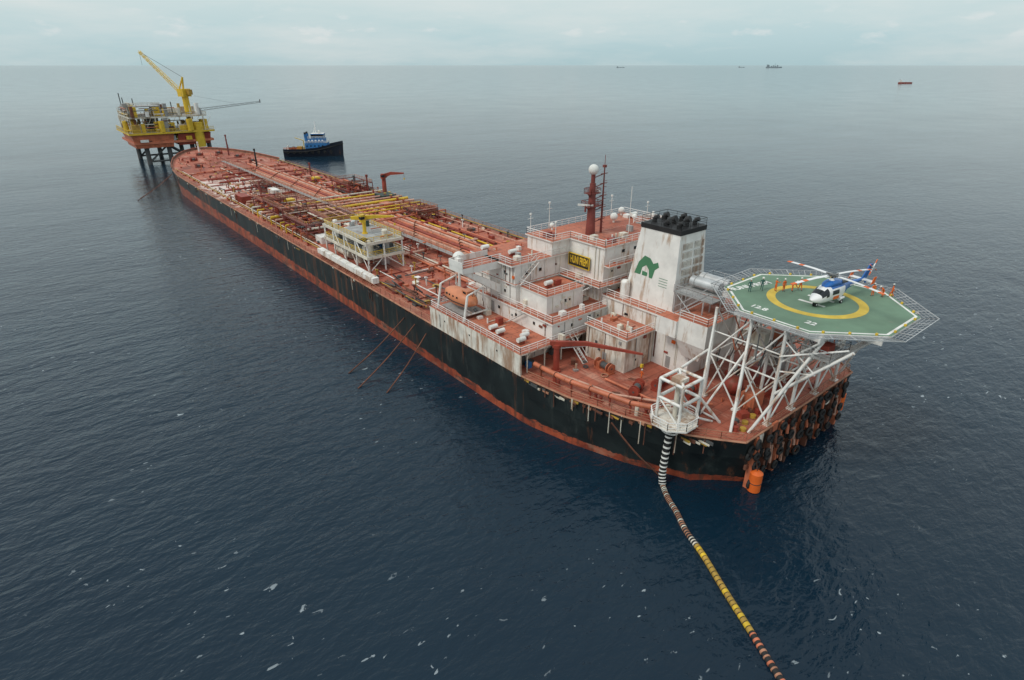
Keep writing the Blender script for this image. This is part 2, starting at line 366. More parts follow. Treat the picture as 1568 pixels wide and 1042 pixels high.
rl.stair((84.4,60.3,20.5),(80,60.3,23.6),.9,'white',(0,1,0)); rl.stair((55.6,70,11.5),(55.6,66,14.2),.9,'white',(1,0,0)); rl.stair((60,60,11.5),(60,56.0,8),.9,'white',(1,0,0)); rl.stair((57.6,69.5,17.7),(61.5,69.3,20.9),.9,'white',(0,1,0)); rl.stair((67.6,58,8),(67.6,63,11.5),.8,'white',(1,0,0))
for sg in (-1,1):
    xi=CX+sg*17.5; xo=CX+sg*25.2
    vs=[(xi,73.2,19.7),(xo,73.2,20.2),(xo,77,20.2),(xi,77,19.7),(xi,73.2,21.05),(xo,73.2,21.05),(xo,77,21.05),(xi,77,21.05)]
    b.add(vs,[(3,2,1,0),(4,5,6,7),(0,1,5,4),(1,2,6,5),(2,3,7,6),(3,0,4,7)],[W,'roof',W,W,W,W])
    for yy in (73.4,76.6):
        vs=[(xi,yy,15.2),(xi,yy,16.8),(xo-sg*1.5,yy,20.2),(xo-sg*.2,yy,20.2)]
        vs=vs+[(x,y+.25,z) for x,y,z in vs]
        b.add(vs,[(0,1,2,3),(4,5,6,7),(0,1,5,4),(1,2,6,5),(2,3,7,6),(3,0,4,7)],W)
    b.box(min(xi,xo),max(xi,xo),76.92,77,21.05,22.0,W); rl.rail([(xi,73.3,21.05),(xo,73.3,21.05)],'white')
    b.box(xo-.06,xo+.06,73.2,77,21.05,22.0,W)
    b.cbox((xo-sg*1,75.6,21.06),(1,1,1.1),W); win.tube((xo-sg*1,75.6,22.1),(xo-sg*1,75.6,22.7),.25,'mwhite')
b.box(68.5,80.5,43.5,61,8,16,W,'roof'); b.box(68.2,80.8,43.2,60.9,15.85,16.12,W,'roof')
rl.rail([(68.4,60,16.12),(68.4,43.4,16.12),(80.6,43.4,16.12)],'white')
b.box(81.5,90,48,59.5,8,13,W,'roof')
b.box(62,68.3,50,58,8,13.5,'whited','roof'); b.box(61.75,68.4,49.7,58.3,13.4,13.62,W,'roof'); rl.rail([(68,49.9,13.62),(62,49.9,13.62),(62,58,13.62)],'white')
b.frustum((67.6,72.6,41.4,44.2),(66.4,73,39.9,44.6),11.6,14.4,W); b.box(66.4,73,39.9,44.6,14.4,17.8,W,'roof'); b.box(66.0,68.5,44.6,48,14.6,17.2,W,'roof')
rl.rail([(66.5,44.5,17.8),(66.5,40,17.8),(72.9,40,17.8)],'white')
for x in (58.5,61,63.5,66): b.box(x,x+.1,69.62,69.72,17.72,20.8,W)
for y in (45.5,47.8,50,52.5,55): b.box(68.42,68.52,y,y+.1,8,15.85,'cream')
for y in (62.7,63.5): b.tube((68.9,y,14.3),(68.9,y,23.3),.09,'cream',6)
b.build('accommodation_block',ship)
f=MB(); f.frustum((70.6,78.4,48.8,58.3),(71.4,77.5,49.4,56.6),16.1,27.6,'white')
f.frustum((71.3,77.6,49.3,56.7),(71.3,77.6,49.3,56.7),27.6,28.3,'black'); 
for i in range(7):
    z=17.5+i*1.3; t=(z-16.1)/11.5; y=48.8+.6*t
    for xx in (72.2,75.0):
        f.box(xx,xx+2.2,y-.02,y+.12,z,z+.95,'grey')
        for k in range(5): f.box(xx,xx+2.2,y-.12,y+.02,z+.05+k*.19,z+.15+k*.19,'whited')
for x,y,r in ((72.5,50.6,.4),(74.3,50.8,.5),(76.3,50.6,.35),(72.6,53,.45),(74.6,53.4,.6),(76.6,53.2,.4),(73,55.5,.35),(75.5,55.6,.45)):
    h=U(.4,1.0); f.tube((x,y,28.3),(x,y,28.3+h),r,'black',12); f.tube((x,y,28.3+h),(x+.1,y-.6,28.6+h),r*.95,'black',12)
f.rail([(71.4,49.4,28.3),(77.5,49.4,28.3),(77.5,56.6,28.3),(71.4,56.6,28.3)],'black',closed=True)
for z in (19.9,23.8): f.box(70.55+.8*(z-16.1)/11.5-.03,70.6+.8*(z-16.1)/11.5+.1,49.2,57.6-.12*(z-16),z-3.2,z-3.12,'whited')
def funnel_pt(y,z): 
    t=(z-16.1)/11.5; return (70.6+.8*t-.03,y,z)
em=[(56.8,20.3),(56.2,22.2),(55.2,23.4),(54.1,23.2),(53.4,22.5),(52.6,22.9),(52.3,22.2),(53.0,21.6),(53.3,20.2),(53.9,20.2),(54.1,21.4),(54.7,22.0),(55.4,21.5),(55.6,20.3)]
f.add([funnel_pt(y,z) for y,z in em],[tuple(range(len(em)))],'lgreen')
f.add([funnel_pt(y,z) for y,z in ((55.3,21.0),(55.3,20.3),(54.3,20.3),(54.3,20.9))],[(0,1,2,3)],'lgreen')
for k in range(4): f.add([funnel_pt(y,z) for y,z in ((52,20.6-k*.4),(50.4,20.6-k*.4),(50.4,20.68-k*.4),(52,20.68-k*.4))],[(0,1,2,3)],'lgreen')
f.build('funnel',ship)
def wport(x,y0,y1,z,n,w_=.5,h=.5):
    for i in range(n):
        y=y0+(y1-y0)*(i+.5)/n; win.box(x-.03,x+.05,y-w_/2,y+w_/2,z,z+h,'glass'); 
        win.box(x-.07,x+.02,y-w_/2-.06,y+w_/2+.06,z-.08,z,'cream')
def waft(y,x0,x1,z,n,w_=.5,h=.5):
    for i in range(n):
        x=x0+(x1-x0)*(i+.5)/n; win.box(x-w_/2,x+w_/2,y-.03,y+.05,z,z+h,'glass'); win.box(x-w_/2-.06,x+w_/2+.06,y-.07,y+.02,z-.08,z,'cream')
wport(57.1,71,80,19,3); wport(57.2,71,80,15.7,3); wport(56.5,62,80,12.7,4); waft(69.7,58,64,19,2); waft(63,60,64,15.6,1)
waft(60,59,66,12.7,2); waft(61.6,72,84,22,4,.7,.5)
waft(60.5,86,91,15.6,3); wport(68.5,46,59,13.9,2,.7,.4); wport(49.35,61,83,10,3,.3,.3)
for x,y,z,ax in ((62.9,63,14.3,'a'),(66.5,60,11.5,'a'),(71,61.6,17.75,'a'),(73,61.6,14.3,'a'),(64.5,50,8,'a'),(76,43.5,8,'a'),(54,62.6,8,'a')):
    win.box(x-.4,x+.4,y-.06,y+.04,z+.15,z+2.05,'cream'); win.box(x-.15,x+.15,y-.09,y,z+1.4,z+1.75,'glass')
for x,y,z in ((56.5,75,11.5),(57.2,78,14.3),(62,54,8),(68.5,47,8),(68.5,52,10)):
    win.box(x-.06,x+.04,y-.4,y+.4,z+.15,z+2.05,'grey')
# wall fittings: junction boxes, lamps, cable runs, downpipes
for i in range(80):
    face=random.choice((('x',57.1,70,80,17.8,20.6),('x',57.2,70,81,14.4,17.3),('x',56.5,61,82,11.7,13.9),('x',68.5,44,59,9,15.6),('x',62,50.3,57.7,8.6,13.2),('y',69.8,57.5,68.5,17.9,20.6),('y',63,58.3,65.7,14.5,17.1),('y',60,57,66,11.7,13.9),('y',61.6,69.5,84.5,18,23.2),('y',50,62.3,68,8.6,13.2),('y',62.6,51,67,8.3,11),('x',49.35,60,83.5,8.6,11)))
    k,c0,a0,a1,z0,z1=face; p_=U(a0,a1); z=U(z0,z1); wd=U(.12,.4); hh=U(.15,.5); mm=random.choice(['cream','grey','dgrey','rust','red','hiorange','whited'])
    if R()<.4:
        z2=z0; 
        if k=='x': win.tube((c0-.08,p_,z1),(c0-.08,p_,z2),.05,random.choice(['cream','rust','grey']),4)
        else: win.tube((p_,c0-.08,z1),(p_,c0-.08,z2),.05,random.choice(['cream','rust','grey']),4)
    elif k=='x': win.box(c0-.18,c0+.02,p_-wd,p_+wd,z,z+hh,mm)
    else: win.box(p_-wd,p_+wd,c0-.18,c0+.02,z,z+hh,mm)
for x,y,z in ((52,62,11.5),(53.5,63,11.5),(51.5,66.5,11.5),(51.6,68.5,11.5),(61,66,17.5),(60,74,21.05),(58,79,21.05),(88,72,23.6),(90,66,17.4)):
    win.tube((x-.7,y,z+.75),(x+.7,y,z+.75),.38,'mwhite',12); win.box(x-.5,x+.5,y-.3,y+.3,z,z+.4,'red')
for x,y,z in ((60,61.5,14.3),(64,61.2,14.3),(67,57,13.6),(64,53,13.6),(70,58,16.1),(69.6,46,16.1),(79,47,16.1),(86,52,13),(57.5,58.9,11.5),(54,70,11.5),(53,74,11.5),(55,64.5,11.5),(63,66,17.45),(67.5,64,14.3),(59,71.5,21.05),(63,76,21.05),(76,64,23.6),(80,66,23.6),(82,63.5,23.6),(67.3,72,23.6),(87.5,73,23.6),(67.9,66,17.7),(58.2,68,14.3),(65,52,13.6),(66,56,13.6),(60,72.5,21.05),(66,72,23.6),(71,66,23.6),(72,63,23.6)):
    win.cbox((x,y,z),(U(.5,1.3),U(.5,1.3),U(.4,1.2)),random.choice(['white','cream','orange','grey','cream','red']))
for i in range(16):
    x,y,z=random.choice(((U(57.5,67),U(70.5,79),21.05),(U(50.5,55.5),U(61,73),11.5),(U(69.5,84),U(62,69),23.6),(U(62.5,67.5),U(51,57.5),13.62)))
    L=U(.8,3); win.tube((x,y,z+.15),(x+(L if i%2 else 0),y+(0 if i%2 else L*.8),z+.15),.08,random.choice(['orange','cream','red','dgrey']),5)
    win.tube((x,y,z),(x,y,z+U(.5,1)),.14,random.choice(['orange','cream','white']),8)
for x,y,z,h,r in ((69.9,57.6,16.1,2.6,.75),(57.8,83,11.5,2.5,.6),(79.4,46,16.1,2,.5)):
    win.tube((x,y,z),(x,y,z+h),r,'white',16); win.sph((x,y,z+h),r,'white',16,6,.6,True)
for x,y,z,r in ((57.5,86.5,18.2,1.15),(82.5,72,24.7,.7),(88,75,24.6,.6),(86.5,70.5,24.4,.5),(69.8,75,24.5,.45)):
    win.sph((x,y,z),r,'mwhite',16,10); win.tube((x,y,z-r-1.2),(x,y,z-r*.8),.18,'white')
win.tube((57.5,86.5,8),(57.5,86.5,17.3),.25,'white')
win.tube((68.55,59,12.8),(68.55,44,12.8),.07,'grey',4)
win.build('deckhouse_fittings',ship)
m=MB(); m.tube((73.2,69,23.6),(73.2,69,32.2),.85,'maroon',14,.5)
m.tube((73.2,69,32.2),(73.2,69,33.7),.35,'maroon'); m.sph((73.2,69,34.4),.85,'mwhite',18,12)
for z,wd in ((28.4,2.2),(30.5,1.7)):
    m.cbox((73.2,69,z),(wd*1.3,wd,.15),'maroon'); m.rail([(73.2-wd*.65,69-wd/2,z),(73.2+wd*.65,69-wd/2,z),(73.2+wd*.65,69+wd/2,z),(73.2-wd*.65,69+wd/2,z)],'maroon',.9,.8,.05,True)
    m.tube((73.2,69,z-1.4),(73.2+wd*.6,69,z),.08,'maroon'); m.tube((73.2,69,z-1.4),(73.2-wd*.6,69,z),.08,'maroon')
m.tube((75.4,68.6,23.6),(75.4,68.6,34.6),.22,'maroon',8,.1)
for z in (26,28,30,32,33.6): m.tube((75.4-.8,68.6,z),(75.4+.8,68.6,z),.07,'maroon'); m.tube((73.2,69,z-.6),(75.4,68.6,z),.08,'maroon')
for z in range(24,33): m.tube((75.4,68.4,z+.5),(75.4,67.9,z+.5),.04,'maroon',4)
m.cbox((75.4,68.6,34.6),(.5,.5,.4),'maroon'); m.tube((75.4,68.6,35),(75.4,68.6,36.6),.05,'maroon')
m.cbox((71.7,69,28.6),(.25,2.6,.3),'mwhite',.6); m.tube((71.7,69,27.6),(71.7,69,28.7),.15,'maroon'); m.cbox((74.5,69,30.7),(.2,2,.25),'mwhite',-.4)
for x,y,z,h in ((65.5,75.8,23.6,3.2),(85,75,23.6,4),(78.5,65,23.6,8),(70,76,23.6,4.5),(82,62,23.6,3),(66,70,23.6,2.8),(89.5,70,23.6,3)):
    m.tube((x,y,z),(x,y,z+h),.06,'mwhite',5); 
    if h<5: m.tube((x-.6,y,z+h*.8),(x+.6,y,z+h*.8),.05,'mwhite',4); m.cbox((x,y,z+h),(.3,.3,.3),'mwhite')
m.build('radar_mast',ship)
rl.build('superstructure_railings',ship)
nb=MB(); nb.box(68.58,68.72,64.5,69.2,19.1,21.2,'black'); 
for z0,z1,y0,y1 in ((19.05,19.17,64.4,69.3),(21.13,21.25,64.4,69.3),(19.17,21.13,64.4,64.52),(19.17,21.13,69.18,69.3)): nb.box(68.50,68.73,y0,y1,z0,z1,'yellow')
for y in (65.2,68.6): nb.box(68.72,69.02,y,y+.1,19.3,19.4,'dgrey'); nb.box(68.72,69.02,y,y+.1,20.8,20.9,'dgrey')
nbo=nb.build('name_board')
def text(body,size,mat,mw,name,parent,bold=.02,wmax=None):
    cu=bpy.data.curves.new(name,'FONT'); cu.body=body; cu.size=size; cu.align_x='CENTER'; cu.align_y='CENTER'; cu.offset=bold
    t=bpy.data.objects.new(name,cu); scene.collection.objects.link(t)
    dg=bpy.context.evaluated_depsgraph_get(); me=bpy.data.meshes.new_from_object(t.evaluated_get(dg)); me.transform(mw); bpy.data.objects.remove(t)
    me.materials.clear(); me.materials.append(M[mat]); o=bpy.data.objects.new(name,me); scene.collection.objects.link(o)
    if parent: o.parent=parent; o.location=-parent.location
    return o
mw=Matrix(((0,0,-1,68.56),(-1,0,0,66.85),(0,1,0,20.15),(0,0,0,1)))
text('HUNI FREM',1.3,'yellow',mw@Matrix.Diagonal((.62,1.35,1,1)),'lettering',nbo,.05)
d=MB()
for y in (74.6,82.6):
    d.tube((50.2,y,11.5),(51.0,y,15.8),.22,'white'); d.tube((55.2,y,11.5),(54.2,y,15.2),.22,'white'); d.tube((51.0,y,15.8),(54.2,y,16.6),.16,'white'); d.tube((54.2,y,15.2),(54.2,y,16.6),.16,'white')
    d.tube((51,y,12.4),(54.9,y,12.4),.15,'white'); d.tube((50.6,y,13.5),(52,y,12.4),.1,'white')
    d.cbox((55,y,11.5),(1,1,.9),'cream')
d.box(50.6,54.8,75,82,12.0,12.15,'grey')
d.build('lifeboat_davits',ship)
lb=MB(); rings=[]; K=16
for i in range(K+1):
    t=i/K*2-1; wv=1.65*(1-abs(t)**2.6)**.6+.02; zt=1.45*(1-abs(t)**3.2)**.5; zb=-1.35*(1-abs(t)**2.2*.85)
    ring=[]
    for j in range(16):
        a=2*math.pi*j/16; c,s_=math.cos(a),math.sin(a)
        ring.append((52.4+wv*math.copysign(abs(c)**.75,c),78.6+t*4.4,14.1+(zt if s_>0 else -zb)*math.copysign(abs(s_)**.8,s_)))
    rings.append(ring)
vs=[p for r in rings for p in r]
lb.add(vs,[(i*16+j,i*16+(j+1)%16,(i+1)*16+(j+1)%16,(i+1)*16+j) for i in range(K) for j in range(16)],'lifeo',True)
lb.cbox((52.4,76.4,15.2),(1.5,1.5,.8),'lifeo'); lb.box(51.62,53.18,76.0,76.8,15.5,15.85,'glass')
for y in (77.5,78.6,79.7,80.6): lb.box(50.78,50.95,y-.2,y+.2,14.5,14.8,'glass')
lb.path([(50.85,75.5,13.9),(50.68,78.6,13.8),(50.85,81.9,13.9)],.08,'black'); lb.tube((52.4,74.6,13.2),(52.4,74.2,12.9),.3,'dgrey')
for y in (75.2,82): lb.tube((52.4,y,14.9),(52.4,y,16.1),.05,'dgrey',4)
lb.build('lifeboat')
def crane(name,base,H,tip,m,r=.55,cab=True,w=1.0,arch=.55,back=1.0):
    c=MB(); x,y,z=base; c.tube((x,y,z),(x,y,z+H),r,m,14,r*.85); c.tube((x,y,z),(x,y,z+.3),r*1.5,m,14)
    c.tube((x,y,z+H),(x,y,z+H+.5),r*1.35,m,14)
    t=Vector(tip); p=Vector((x,y,z+H+.6)); dd=(t-p); side=dd.cross(Vector((0,0,1))).normalized(); mid=p.lerp(t,.35)+Vector((0,0,arch))
    secs=[(p-dd.normalized()*back,.4*w,.5*w),(p,.5*w,.65*w),(mid,.36*w,.5*w),(t,.22*w,.22*w)]
    for (a,w1,h1),(b2,w2,h2) in zip(secs,secs[1:]):
        v=[]
        for q,ww,hh in ((a,w1,h1),(b2,w2,h2)):
            up=Vector((0,0,hh)); v+=[q-side*ww-up,q+side*ww-up,q+side*ww+up,q-side*ww+up]
        c.add(v,[(0,1,5,4),(1,2,6,5),(2,3,7,6),(3,0,4,7),(0,1,2,3),(4,5,6,7)],m)
    c.tube(p+Vector((0,0,-.8)),mid-Vector((0,0,.4)),.12,'silver')
    c.tube(t,t-Vector((0,0,1.6)),.04,'dgrey',4); c.cbox((t.x,t.y,t.z-2.1),(.35,.35,.5),'yellow')
    if cab: q=p+side*1.1; c.cbox((q.x,q.y,q.z-.8),(1.1,1.1,1.7),m); c.cbox((q.x-.2,q.y-.2,q.z-.1),(1,1,.6),'glass')
    return c.build(name)
crane('deck_crane',(54.7,57.0,8),4.0,(62.3,47.0,12.3),'red',.5,False,.62,.6)
crane('deck_crane',(95.5,188,8),7,(101,183.6,16.5),'red',.8)
crane('deck_crane',(57.5,125,14.7),3.2,(63.0,120.6,18.8),'yellow',.45,True,.75,.1,2.8)
# ---- aft deck equipment
a=MB()
a.path([(51.7,58.5,9.6),(51.9,52,9.6),(54.2,42,9.6),(55.6,39.5,9.6)],.36,'orange',10)
for y,x in ((57,51.7),(54,51.8),(51,52.1),(48,52.8),(45,53.5),(42,54.2)): a.tube((x,y,8),(x,y,9.6),.14,'red'); a.torus((x,y,9.6),.38,.06,'rust',(0,1,-.0))
a.path([(53,58.5,8.6),(55.5,46,8.6),(60,39,8.6)],.18,'pink'); a.path([(58,50,8.5),(58.5,42,8.5),(64,36,8.5)],.2,'orange')
def winch(x,y,z,rot,m='red',m2='dgrey'):
    ca,sa=math.cos(rot),math.sin(rot)
    def T(p): return (x+p[0]*ca-p[1]*sa,y+p[0]*sa+p[1]*ca,z+p[2])
    a.tube(T((-1.6,0,.9)),T((1.6,0,.9)),.16,'dgrey'); a.tube(T((-.9,0,.9)),T((.5,0,.9)),.5,m2,12)
    for k in (-.95,.55,1.5,-1.5): a.tube(T((k-.06,0,.9)),T((k+.06,0,.9)),.75,m,16)
    a.cbox((x,y,z),(3.4,1.2,.25),m,rot); a.cbox(T((1.05,0,.1))[:2]+(z,),(.7,.9,1.1),m,rot)
def bollard(x,y,z,rot=0,m='red'):
    a.cbox((x,y,z),(1.7,.7,.15),m,rot)
    for k in (-.5,.5): a.tube((x+k*math.cos(rot),y+k*math.sin(rot),z),(x+k*math.cos(rot),y+k*math.sin(rot),z+.8),.22,m,10); a.tube((x+k*math.cos(rot),y+k*math.sin(rot),z+.75),(x+k*math.cos(rot),y+k*math.sin(rot),z+.85),.3,m,10)
for p in ((59,45,8,.4),(60.5,52.5,8,1.5,'orange'),(63,44,8,.2),(74,39,8,0),(86,40,8,.4),(74,33,8,0),(64.5,40,8,.3),(80,33,8,.1)): winch(*p)
for p in ((55.5,40,8,1.3),(53.4,47,8,1.5),(61.5,31,8,.7),(68,30,8,0),(80,30,8,0),(87,32,8,-.7),(52,54,8,1.5),(58,34.5,8,.9)): bollard(*p)
for i in range(95):
    x,y=U(54,90),U(30.5,58)
    if 61<x<84 and y>39: continue
    k=R()
    if k<.4: a.cbox((x,y,8),(U(.3,1.3),U(.3,1.3),U(.2,1.1)),random.choice(['red','orange','dgrey','rust','grey','cream']),U(0,1.5))
    elif k<.6: a.tube((x,y,8),(x,y,8+U(.5,1.4)),U(.1,.3),random.choice(['red','orange','orange','cream','dgrey']))
    elif k<.8: a.tube((x,y,8.3),(x+U(-2,2),y+U(-2,2),8.3),.1,random.choice(['red','orange','pink','rust']),6)
    else: a.torus((x,y,8.12),U(.3,.6),.1,random.choice(['rust','drail','dgrey']),(0,0,1))
for p in ((62.2,30.3),(63.8,31),(66,31.2)): a.tube((p[0],p[1],8),(p[0],p[1],8.4),.4,'dyellow',12)
a.tube((85,44,9.6),(89,44,9.6),1.2,'cream',14); a.tube((78,36,9.2),(78,39,9.2),.9,'cream',14); a.sph((69.5,36.5,9.4),1.4,'red',16,10); a.cbox((68.5,33,8),(2.5,2,2.2),'orange'); a.cbox((75.5,36,8),(2,3,2.6),'maroon'); a.cbox((82,36.5,8),(3,2,3),'grey')
a.build('aft_deck_gear',ship)
# ---- stern fenders/tyres/chains
t=MB()
for i in range(110):
    z=U(.6,7.6); hw=11.2+3.2*z/8; x=CX+U(-hw,hw); y=28.5+1.2*(1-(z+5)/13)-.15
    k=R()
    if k<.3: t.torus((x,y-.1,z),.5,.2,'rubber',(0,1,0))
    elif k<.75: t.tube((x,y-.1,z),(x+U(-.3,.3),y-.3,max(.2,z-U(1,3))),U(.1,.25),random.choice(['rust','orange','rust','black','pink']))
    else: t.cbox((x,y,z),(U(.4,1.3),.3,U(.4,1.4)),random.choice(['rust','orange','whited','dgrey','red','whited']))
for i in range(9):
    x=CX-12+i*3; t.tube((x,28.3,8.1),(x+U(-.4,.4),28.7,0),.07,'rust',4); t.box(x-.25,x+.25,28.2,28.9,-.5,7.9,'rust' if i%2 else 'orange')
    for z in (1.5,3.3,5.1,6.9): t.torus((x+U(-.5,.5),28.05,z+U(-.6,.6)),U(.4,.6),.2,'rubber',(U(-.3,.3),1,0))
for x,y,z in ((62.6,27.6,.1),(87.6,28.8,2.2)):
    t.tube((x,y,z),(x,y,z+2.7),.8,'hiorange',16); t.tube((x,y,z+2.7),(x,y,z+3),.8,'hiorange',16,.3); t.tube((x,y,z+3),(x+.3,29,8),.05,'rust',4); t.torus((x,y,z+1.3),.8,.06,'black',(0,0,1))
t.build('stern_fenders',ship)
# ---- cargo deck
c=MB()
for i,(x,r,mm) in enumerate(((74.6,.42,'orange'),(76,.42,'pink'),(77.3,.36,'orange'),(78.7,.42,'red'),(80.1,.42,'orange'),(81.5,.36,'pink'),(83,.3,'orange'))):
    c.tube((x,86,9.5),(x,U(262,290),9.5),r,mm,10)
    for k in range(9): yy=88+k*22+i*2.3; c.tube((x,yy,9.5),(x,yy+.25,9.5),r*1.5,'rust',10)
for k in range(30):
    y=87+k*6.6; c.box(73.8,83.8,y,y+.3,8.85,9.08,'red'); 
    for x in (74,78,83.5): c.box(x,x+.3,y,y+.3,8,8.85,'red')
c.box(71.6,73,86,300,10.2,10.32,'grey'); c.rail([(71.6,86,10.3),(71.6,300,10.3)],'drail',1.1,3,.05); c.rail([(73,86,10.3),(73,300,10.3)],'drail',1.1,3,.05)
for k in range(36): 
    for x in (71.8,72.8): c.tube((x,87+6*k,8),(x,87+6*k,10.2),.09,'red',4,caps=False)
for x,y0,y1,r,mm in ((66.5,92,200,.25,'orange'),(67.3,92,240,.2,'pink'),(68.4,100,290,.18,'cream'),(60,150,230,.25,'orange'),(89,95,250,.25,'red'),(90,95,270,.25,'orange'),(94.5,90,200,.15,'pink'),(52.2,90,300,.14,'dyellow'),(53,140,290,.12,'cream'),(97.5,88,300,.14,'dyellow'),(97.1,88,300,.12,'dgreen'),(85.5,120,300,.3,'pink'),(87,92,160,.22,'yellow')):
    c.tube((x,y0,8.7),(x,y1,8.7),r,mm,8)
    y=y0+2
    while y<y1: c.box(x-.25,x+.25,y,y+.2,8,8.6,'red'); y+=7
for y in [90,94,102,110,122,134,146,152,158,163,167,171,175,179,183,187,192,199,207,214,224,232,242,250,260,268,280]:
    x0=U(54,64); x1=U(86,96); mid=150<y<195
    if mid: x0,x1=52,97
    if y<145 : x0=U(64,66)
    mm=random.choice(['orange','pink','red','orange','yellow' if mid else 'orange','cream' if mid else 'red']); r=U(.2,.42)
    zc=10.1 if mid else 9.0
    c.tube((x0,y,zc),(x1,y,zc),r,mm,10)
    for x in (x0,x0+(x1-x0)*.25,x1-(x1-x0)*.2,x1): c.tube((x,y,8),(x,y,zc),.18,mm); 
    for x in (x0+3,x1-4,x0+7): c.torus((x,y,10.9),.4,.07,random.choice(['dgrey','hiorange','yellow']),(0,0,1)); c.tube((x,y,9.6),(x,y,10.9),.08,'dgrey',4); c.tube((x-.3,y,zc),(x+.3,y,zc),r*1.7,'red',10)
for y in range(96,300,17): c.box(51.5,70,y,y+.18,8,8.22,'red'); c.box(86,97.5,y,y+.18,8,8.22,'red')
for i in range(1250):
    x,y=U(51,98),(U(87,335) if i<750 else U(88,240))
    if 71<x<84 and y<290: continue
    if 53<x<63 and 116<y<141: continue
    if abs(x-CX)>hb(y)-2: continue
    if y>255 and R()<.45: continue
    z=dz(y)
    k=R(); mm=random.choice(['red','red','orange','rust','cream','dyellow','dgrey','pink','orange','maroon','white','rust','dgrey'])
    if y>255: mm=random.choice(['red','orange','rust','pink','drail'])
    if k<.28: c.cbox((x,y,z),(U(.3,1.4),U(.3,1.8),U(.25,1.0)),mm,0)
    elif k<.5: h=U(.8,2.4); c.tube((x,y,z),(x,y,z+h),.14,mm,6); c.tube((x-.3,y,z+h),(x+.3,y,z+h-.25),.2,mm,6)
    elif k<.66: c.tube((x,y,z),(x,y,z+.5),U(.3,.8),mm,12)
    elif k<.85: L=U(3,14); c.tube((x,y,z+.4),(x,min(330,y+L),z+.4),.12,mm,6)
    else:
        L=U(2,7)
        if x+L<97: c.tube((x,y,z+.45),(x+L,y,z+.45),.14,mm,6)
c.box(50.3,51.7,108,137,8.7,9.9,'white'); 
for y in range(109,137,4): c.box(50.4,51.6,y,y+.3,8,8.7,'red'); c.torus((51,y,9.3),.95,.06,'cream',(0,1,0),8,4)
for k in range(34): x=U(51.5,56); y=U(88,106); c.tube((x,y,8.3+U(0,.8)),(x+U(-.4,.4),y+U(3,6),8.3+U(0,.8)),.16,random.choice(['rust','dgrey','orange','rust','black']))
for x,y,l,wd,h,mm in ((53.5,208,3,7,2.6,'red'),(60,203,3,6,2.6,'red'),(56,178,3,6,3,'maroon'),(91,181,5,6,2.4,'dgreen'),(92,215,3,6,2.5,'red'),(88,232,2.5,3,2,'yellow'),(87,206,2.5,3,2.2,'dyellow'),(65.3,150,2.5,5,2.2,'cream'),(64,196,3,3,2.2,'yellow'),(66,214,2.4,6,2.4,'white'),(86,170,3,4,2.2,'orange'),(55,146,2.5,4,1.8,'white')):
    c.box(x,x+l,y,y+wd,8,8+h,mm)
    for q in range(int(wd/.5)): c.box(x-.06,x,y+.1+q*.5,y+.3+q*.5,8.1,7.9+h,mm)
    for q in range(int(l/.5)): c.box(x+.1+q*.5,x+.3+q*.5,y-.06,y,8.1,7.9+h,mm)
for x0,x1,y0,y1,h in ((53,60,150,166,4.4),(54,64,170,186,5),(55,62,190,200,3.8),(62,70,158,176,3.4),(86,95,196,210,4.4),(86,93,150,160,3.5),(64,69,222,232,3)):
    for x in (x0,(x0+x1)/2,x1):
        for y in (y0,(y0+y1)/2,y1): c.tube((x,y,8),(x,y,8+h),.16,'maroon',5)
    for z in (8+h*.55,8+h):
        for x in (x0,x1): c.tube((x,y0,z),(x,y1,z),.15,'maroon',5)
        for y in (y0,y1,(y0+y1)/2): c.tube((x0,y,z),(x1,y,z),.15,'maroon',5)
    for k in range(18):
        z=8+U(.6,h); mm=random.choice(['maroon','red','orange','dgrey','pink','rust','cream'])
        if R()<.5: y=U(y0,y1); c.tube((x0,y,z),(x1,y,z),U(.15,.32),mm,8)
        else: x=U(x0,x1); c.tube((x,y0,z),(x,y1,z),U(.15,.32),mm,8)
    for k in range(8): x,y=U(x0+1,x1-1),U(y0+1,y1-1); c.tube((x,y,8),(x,y,8+U(1.5,h)),U(.3,.7),random.choice(['maroon','red','dgrey','rust','orange']),10)
    c.rail([(x0,y0,8+h),(x1,y0,8+h),(x1,y1,8+h),(x0,y1,8+h)],'drail',1,2,.06,True)
for x,y,h,mm in ((80,276,8.5,'black'),(82,326,9,'maroon'),(93,196,6.5,'maroon'),(90,200,6,'dgrey'),(73,346,4,'white'),(64,222,4,'maroon'),(92,246,5,'maroon')):
    z=dz(y); c.tube((x,y,z),(x,y,z+h),.42,mm,10,.28); c.cbox((x,y,z+h*.8),(1.8,.25,.2),mm,.8); c.cbox((x,y,z+h),(.7,.7,.8),mm); c.tube((x+1,y,z),(x+.1,y,z+h*.8),.06,mm,4)
c.build('cargo_deck_piping',ship)
p=MB()
for x in (54,58,62.5):
    for y in (117,123,129,135,140): p.tube((x,y,8),(x,y,14.6),.2,'white',6)
for z in (11.4,14.6):
    if z<12: p.box(53.8,62.8,116.8,140.2,z,z+.2,'grey')
    else: p.box(53.8,62.8,122,133,z,z+.2,'grey'); p.box(56,62.8,116.8,122,z,z+.2,'grey')
    for y0 in (116.8,140.0): p.box(53.7,62.9,y0-.1,y0+.3,z-.35,z+.25,'cream')
    for x0 in (53.7,62.7): p.box(x0-.1,x0+.2,116.8,140.2,z-.35,z+.25,'cream')
    p.rail([(54,117,z+.2),(62.6,117,z+.2),(62.6,140,z+.2),(54,140,z+.2)],'yellow',1.1,1.6,.06,True)
for y in (117,129): p.tube((54,y,8),(54,y+6,14.6),.12,'white',5)
p.tube((54,129,14.6),(54,123,8),.12,'white',5)
p.tube((54,117,8),(58,117,11.4),.12,'white',5); p.tube((62.5,117,8),(58,117,11.4),.12,'white',5)
